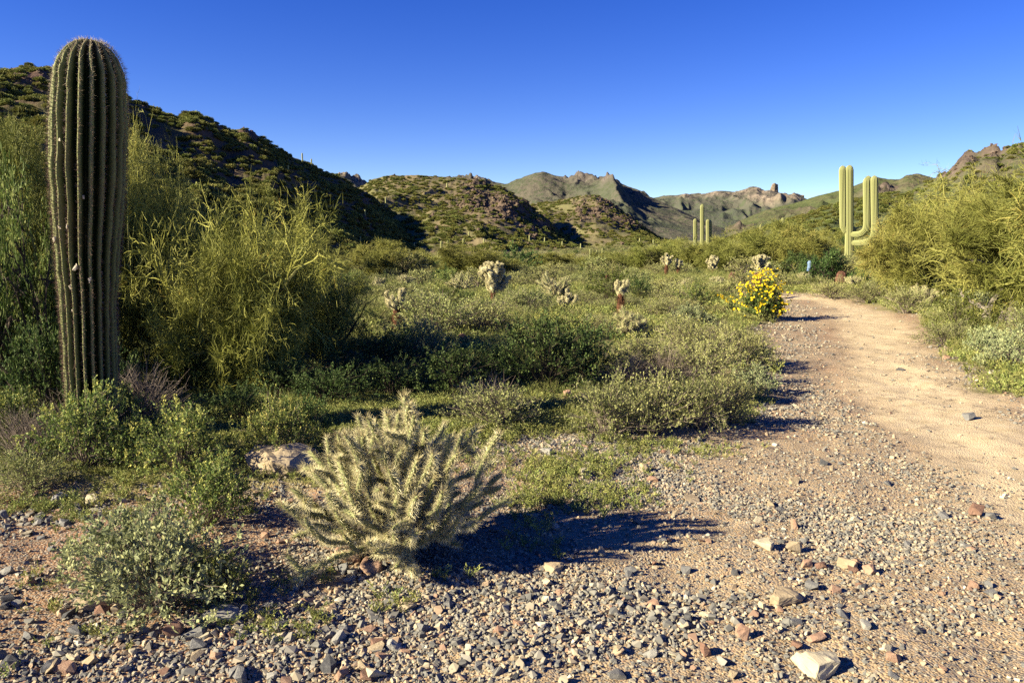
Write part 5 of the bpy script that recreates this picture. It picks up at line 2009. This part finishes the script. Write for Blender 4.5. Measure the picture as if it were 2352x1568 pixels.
sc3 = np.stack([alls[rest_i], alls[rest_i], alls[rest_i] * .8], 1)
scatter('hillside_scrub', variants('hill_variant', hm), 4, allP[rest_i] - [0, 0, .15], sc3, np.stack([0 * alls[rest_i], 0 * alls[rest_i], rs.uniform(0, 6.28, len(rest_i))], 1), 'countless dark shrubs dotting the rocky hillsides', 'scrub')
# broken rock on slopes
hr = [rock_mesh('slope_rock', M['crag'], 14, 1, .9, .8, 720 + i) for i in range(5)]
RP, RSz = [], []
for nm, n, sz in (('hill_left', 26000, (.3, 1.1)), ('hill_middle', 24000, (.5, 2.4)), ('hill_right_of_middle', 14000, (.6, 2.8)), ('crag_right', 7000, (.6, 2.6))):
    us, ts, V, rock = HILLS[nm]
    nt_ = int((ts <= 1.01).sum())
    i0 = rs.randint(0, V.shape[0], n)
    j0 = rs.randint(0, nt_, n)
    rk = rock[i0, j0]
    keep = rs.uniform(size=n) < np.clip(rk * 1.0 - .12, .012, 1)
    RP.append(V[i0, j0][keep])
    RSz.append(sz[0] + (sz[1] - sz[0]) * rs.uniform(0, 1, keep.sum()) ** 2)
RP = np.concatenate(RP)
RSz = np.concatenate(RSz)
scatter('slope_rocks', variants('slope_rock_variant', hr), 5, RP, RSz, rs.uniform(0, 6.28, (len(RP), 3)), 'dark reddish broken rock on the crags of the hills', 'rocks')

# ------------------------------------------------------------------ stones set where the photo shows them
stl = [
    (640, 1122, 185, 74, 'tan', 'large flat tan boulder left of the big cholla'),
    (622, 1076, 50, 18, 'pink', 'small pink stone lying on the back of the flat boulder'),
    (712, 1080, 48, 36, 'pink', 'blocky pinkish stone at the right end of the flat boulder'),
    (853, 1332, 62, 46, 'pink', 'rounded pink stone at the foot of the big cholla'),
    (800, 1305, 75, 40, 'pink', 'brownish-pink stone half under the big cholla'),
    (790, 1335, 34, 40, 'grey', 'grey wedge stone left of the rounded pink stone'),
    (1066, 812, 30, 30, 'red-brown', 'upright red-brown block of stone in the grass gap'),
    (1303, 935, 26, 24, 'pink', 'small orange-pink stone beneath the big dark-green bush'),
    (1342, 940, 52, 20, 'pink', 'flat pink stone right of the small orange-pink one'),
    (1272, 1322, 62, 30, 'tan', 'tan slab at the lower edge of the cholla shadow'),
    (1805, 1395, 88, 42, 'tan', 'brown slab-shaped stone in the middle of the gravel'),
    (1888, 1556, 125, 62, 'cream', 'big cream boulder at the bottom edge of the gravel'),
    (2250, 1195, 44, 36, 'red-brown', 'dark red-brown stone alone on the right of the trail'),
    (1706, 1488, 42, 48, 'pink', 'angular two-tone stone left of centre in the near gravel'),
    (1626, 1520, 40, 50, 'red-brown', 'upright pinkish-brown stone near the bottom edge'),
    (1757, 1275, 56, 36, 'cream', 'pale pyramid-shaped stone beyond the brown slab'),
    (1826, 1272, 46, 32, 'tan', 'tan pointed stone right of the pale pyramid'),
    (1853, 1305, 34, 24, 'pink', 'small pink stone left in the row of four'),
    (1888, 1308, 36, 24, 'red-brown', 'rounded reddish stone second in the row of four'),
    (1952, 1312, 62, 36, 'tan', 'largest tan stone in the row of four'),
    (2002, 1322, 44, 26, 'pink', 'pink end stone of the row of four'),
    (1833, 1220, 36, 32, 'pink', 'pink leaning stone up the trail from the pale pyramid'),
    (1968, 1200, 32, 20, 'cream', 'small whitish slab in the middle of the trail'),
    (905, 1500, 46, 42, 'pale grey', 'pale grey block in the near gravel below the cholla'),
    (395, 1478, 58, 52, 'red-brown', 'red-brown sharp-edged rock at the lower left'),
    (500, 1442, 105, 30, 'pale grey', 'long flat greenish-white stone at the lower left'),
    (393, 1398, 50, 34, 'pink', 'orange-red flat stone in front of the sprawling bush'),
    (212, 1165, 40, 28, 'cream', 'white angular stone in the grass at the left'),
    (128, 1162, 52, 30, 'pale grey', 'pale grey stone left of the white angular one'),
    (80, 1145, 38, 18, 'pink', 'pink sliver stone at the left edge of the grass'),
    (142, 1212, 38, 22, 'grey', 'smooth grey stone on bare soil at the left'),
    (14, 1195, 40, 26, 'grey', 'grey stone cut by the left picture edge'),
    (215, 1400, 110, 34, 'tan', 'low earthy hump of stone at the lower left'),
    (1478, 1090, 30, 26, 'tan', 'tan stone at the head of the gravel below the shrub row'),
    (1590, 1158, 44, 24, 'tan', 'tan stone left in the upper gravel'),
    (1824, 1120, 34, 22, 'tan', 'tan stone beside its shadow in the upper gravel'),
    (1500, 1110, 34, 16, 'pink', 'flat pink stone in the upper gravel'),
    (1340, 1105, 34, 22, 'cream', 'pale stone amid the green tufts'),
    (1255, 1060, 32, 26, 'pale grey', 'grey-white stone left of the green tufts'),
    (1690, 1325, 24, 26, 'dark grey', 'dark grey stone below the cholla shadow tip'),
    (1875, 1480, 68, 18, 'pink', 'long pink slab stone above the cream boulder'),
    (1775, 1585, 46, 22, 'cream', 'cream flat stone left of the cream boulder'),
    (2232, 965, 44, 20, 'grey', 'flat grey stone at the right lip of the trail'),
    (2180, 828, 36, 12, 'pink', 'flat pinkish rock where the right grass meets the trail'),
    (2320, 850, 46, 22, 'red-brown', 'red rock beside the silvery shrub at the right edge'),
    (2068, 850, 20, 8, 'dark grey', 'dark chip lying on the smooth track'),
    (2285, 745, 18, 16, 'pale grey', 'pale rock at the base of the thick grey trunk'),
    (1100, 762, 10, 14, 'dark grey', 'dark little stone above the red-brown block'),
]
srnd = 900
for (u_, v_, wu_, hv_, ck, lab) in stl:
    x, y = G(u_, v_ - hv_ * .25)
    k = y / FPX * S
    sx_, sz_ = wu_ * k, hv_ * k * .85
    srnd += 1
    sy_ = sx_ * random.uniform(.6, .9)
    big = wu_ > 70
    me = rock_mesh('stone', STONES[ck], 13 if not big else 18, sx_, sy_, sz_ * 1.25, srnd, sub=1)
    o = link('boulder' if big else 'stone', me, None, (x, y + sy_ * .2, h1(x, y) + sz_ * .32))
    o.rotation_euler = (random.uniform(-.12, .12), random.uniform(-.12, .12), random.uniform(-.5, .5))
    tag(o, lab, 'boulder' if big else 'stone', None if big else 'loose stones on the ground')

# more individual stones in the gravel
LMS = [('the cream boulder', 1888, 1550), ('the brown slab stone', 1805, 1390), ('the row of four stones', 1930, 1305), ('the pale pyramid stone', 1757, 1270),
       ('the cholla shadow tip', 1690, 1190), ('the rounded pink stone', 853, 1330), ('the pale grey block', 905, 1495), ('the red-brown rock', 395, 1475),
       ('the nearest sprawling bush', 370, 1410), ('the flat tan boulder', 638, 1110), ('the gravel-edge shrub row', 1560, 1010), ('the dark red-brown stone', 2250, 1190),
       ('the tan slab', 1272, 1315), ('the bottom right corner', 2352, 1568), ('the bottom left corner', 0, 1568), ('the trail middle', 1900, 1050), ('the smooth grey stone', 142, 1210), ('the flat grey stone', 2232, 965)]
CK = ['grey'] * 6 + ['dark grey'] * 2 + ['pale grey'] * 3 + ['tan'] * 4 + ['pink'] * 4 + ['cream'] * 2 + ['red-brown'] * 2
SM = {c: [rock_mesh('stone', STONES[c], 13, 1, .85, .62, 1000 + 10 * q + h_, sub=0) for h_ in range(4)] for q, c in enumerate(STONES)}
sit = []
while len(sit) < 235:
    u_ = rs.uniform(-30, 2380)
    v_ = 1010 + 560 * rs.uniform() ** .8
    if u_ < 560 and v_ < 1150:
        continue
    if u_ > 1700 and rs.uniform() < .2:
        v_ = rs.uniform(800, 1010)
    x, y = G(u_, v_)
    if float(bare_d(np.array([x]), np.array([y]))[0]) > .1:
        continue
    tdv = float(track_d(np.array([x]), np.array([y]))[0])
    if tdv < -.1 and rs.uniform() < .85:
        continue
    wm = rs.uniform(.035, .075) * (1.25 if u_ < 1000 and v_ > 1350 else 1)
    sit.append((x, y, wm, CK[rs.randint(len(CK))], u_, v_))
slb = landmark_labels([(a[4], a[5], a[3] + ' stone') for a in sit], LMS, '{ord} {desc} {rel} {lm}')
for a, lb in zip(sit, slb):
    o = link('stone', SM[a[3]][rs.randint(4)], None, (a[0], a[1], h1(a[0], a[1]) + a[2] * .17))
    o.scale = (a[2], a[2] * rs.uniform(.7, 1.1), a[2] * rs.uniform(.7, 1.2))
    o.rotation_euler = (rs.normal(0, .25), rs.normal(0, .25), rs.uniform(0, 6.28))
    tag(o, lb, 'stone', 'loose stones on the ground')

# ------------------------------------------------------------------ gravel
gv = variants('pebble_variant', [rock_mesh('pebble', M['gravel'], 11 + i % 6, 1, .82, .62, 1200 + i) for i in range(10)])


def gravel_pts(n, r0, r1, azm, smin, smax, dens_fn, power=2.2):
    az_ = rs.uniform(-azm, azm, n) * PI / 180
    rr_ = np.sqrt(rs.uniform(r0 ** 2, r1 ** 2, n))
    X, Y = rr_ * np.sin(az_), rr_ * np.cos(az_)
    k = rs.uniform(size=n) < dens_fn(X, Y)
    X, Y = X[k], Y[k]
    s = smin + (smax - smin) * rs.uniform(0, 1, len(X)) ** power
    Z = H(X, Y) + s * .12
    return np.stack([X, Y, Z], 1), s


def gd(X, Y):
    b = bare_d(X, Y)
    t = track_d(X, Y)
    d = (1 - sstep(-.1, .5, b)) * (.06 + .94 * sstep(-.4, .7, t) ** 1.3)
    patch = .14 + .80 * sstep(-.35, .40, fbm(X * 1.1, Y * 1.1, 4, 61))
    leftdirt = 1 - .75 * (1 - sstep(-1.9, -.9, X)) * sstep(3.1, 3.5, Y)
    return d * patch * leftdirt


G1, s1 = gravel_pts(140000, 2.3, 6.0, 37, .008, .032, gd)
G2, s2 = gravel_pts(80000, 6.0, 12.0, 37, .015, .045, gd)
G3, s3 = gravel_pts(60000, 12.0, 24.0, 37, .02, .06, gd)
def gband(X, Y):
    # coarser broken stone lies in a band below the big cholla and in a strip at the left
    bx, by = G(880, 1450)
    e = np.exp(-(((X - bx - .1) / .95) ** 2 + ((Y - by - (X - bx) * .12) / .26) ** 2))
    cx, cy = G(60, 1170)
    e = np.maximum(e, .6 * np.exp(-(((X - cx) / .5) ** 2 + ((Y - cy) / .25) ** 2)))
    return e * (.3 + .7 * sstep(-.3, .3, fbm(X * 2.2, Y * 2.2, 2, 63)))


G0, s0 = gravel_pts(24000, 2.5, 5.2, 37, .022, .060, gband, 1.6)
Gp = np.concatenate([G1, G2, G3, G0])
Gs = np.concatenate([s1, s2, s3, s0])
rot = np.stack([rs.normal(0, .5, len(Gs)), rs.normal(0, .5, len(Gs)), rs.uniform(0, 6.28, len(Gs))], 1)
print('gravel', len(Gs))
scatter('gravel', gv, 10, Gp, Gs, rot, 'loose grey, tan and pink gravel covering the trail', 'gravel')

# ------------------------------------------------------------------ green ground cover
fv = variants('forb_variant', [forb_mesh('forb', M['forb'], 1300 + i) for i in range(5)])


def green_pts(n, r0, r1, fn, azm=38):
    az_ = rs.uniform(-azm, azm, n) * PI / 180
    rr_ = np.sqrt(rs.uniform(r0 ** 2, r1 ** 2, n))
    X, Y = rr_ * np.sin(az_), rr_ * np.cos(az_)
    k = rs.uniform(size=n) < fn(X, Y)
    X, Y = X[k], Y[k]
    return np.stack([X, Y, H(X, Y)], 1)


spots = [(1310, 1075, 130, 30, 1.2), (1400, 1130, 80, 20, 1.0), (1250, 1140, 90, 32, 1.1), (1380, 1150, 60, 24, .9), (1100, 1060, 120, 20, .8), (1240, 1240, 60, 26, .7), (1370, 1190, 25, 14, .5), (100, 1165, 140, 20, .9), (80, 1345, 60, 16, .6), (100, 1395, 35, 10, .7),
         (620, 1440, 110, 26, .7), (520, 1400, 100, 20, .5), (180, 1480, 70, 30, .5), (50, 1520, 60, 30, .5), (700, 1340, 60, 30, .4), (900, 1390, 60, 20, .4), (1480, 1030, 160, 14, .8), (350, 1150, 200, 18, .6),
         (300, 1500, 80, 20, .4), (250, 1190, 120, 18, .5), (1520, 1060, 30, 8, .6), (740, 1100, 30, 20, .7), (1000, 1330, 60, 14, .3)]
SG = []
for (u_, v_, su, sv, am) in spots:
    x, y = G(u_, v_)
    k = y / FPX * S
    y2 = G(u_, v_ - sv)[1] - y
    SG.append((x, y, su * k, max(.06, y2), am))


def fg(X, Y):
    b = bare_d(X, Y)
    d = sstep(-.05, .35, b) * (.35 + .65 * sstep(-.3, .4, fbm(X * .8, Y * .8, 3, 71)))
    e = 0 * X
    for (x, y, sx_, sy_, am) in SG:
        e = np.maximum(e, am * np.exp(-(((X - x) / sx_) ** 2 + ((Y - y) / sy_) ** 2)))
    e = e * (.4 + .6 * sstep(-.2, .3, fbm(X * 4, Y * 4, 2, 75)))
    t = track_d(X, Y)
    return np.clip(np.maximum(d, e), 0, 1) * sstep(-.1, .4, t)


F1 = green_pts(52000, 2.4, 9, fg)
F2 = green_pts(42000, 9, 30, fg)
Fs = np.concatenate([rs.uniform(.35, 1.0, len(F1)), rs.uniform(.9, 2.4, len(F2))])
Fp = np.concatenate([F1, F2])
scatter('ground_forbs', fv, 5, Fp, Fs, np.stack([0 * Fs, 0 * Fs, rs.uniform(0, 6.28, len(Fs))], 1), 'tiny green forbs growing between the stones and shrubs', 'ground cover')
gv2 = variants('grass_variant', [grass_mesh('tuft', M['grassblade'], 1320 + i) for i in range(4)])
T1 = green_pts(7000, 4, 12, lambda X, Y: sstep(.1, .5, bare_d(X, Y)) * sstep(-.1, .5, fbm(X * .5, Y * .5, 2, 81)))
T2 = green_pts(20000, 12, 45, lambda X, Y: sstep(.1, .5, bare_d(X, Y)) * sstep(-.2, .4, fbm(X * .4, Y * .4, 2, 81)))
Ts_ = np.concatenate([rs.uniform(.5, 1.1, len(T1)), rs.uniform(.8, 1.9, len(T2))])
Tp = np.concatenate([T1, T2])
scatter('grass', gv2, 4, Tp, Ts_, np.stack([0 * Ts_, 0 * Ts_, rs.uniform(0, 6.28, len(Ts_))], 1), 'short wild grass on the flat and along the trail', 'grass')

# ------------------------------------------------------------------ dry litter under and between the shrubs
def litter_mesh(seed):
    r = np.random.RandomState(seed)
    mb = MB()
    p = np.stack([np.linspace(-.06, .06, 5), r.normal(0, .006, 5), .004 + np.abs(r.normal(0, .004, 5))], 1)
    m_segs(mb, p[:-1], p[1:], .0016, .0012, 3)
    for k in range(3):
        a = p[r.randint(1, 4)]
        m_segs(mb, [a], [a + [r.uniform(-.03, .03), r.uniform(-.04, .04), r.uniform(0, .012)]], .001, .0006, 3)
    return mb.mesh('dry_twig', [M['twig']], False)


LP = green_pts(9000, 2.5, 14, lambda X, Y: .25 + .75 * (1 - sstep(-.2, .9, np.abs(bare_d(X, Y) - .15))))
Ls_ = rs.uniform(.4, 1.5, len(LP))
scatter('dry_litter', variants('litter_variant', [litter_mesh(1400 + i) for i in range(4)]), 4, LP, Ls_, np.stack([0 * Ls_, 0 * Ls_, rs.uniform(0, 6.28, len(Ls_))], 1), 'dry twigs and stalks littering the ground', 'litter')
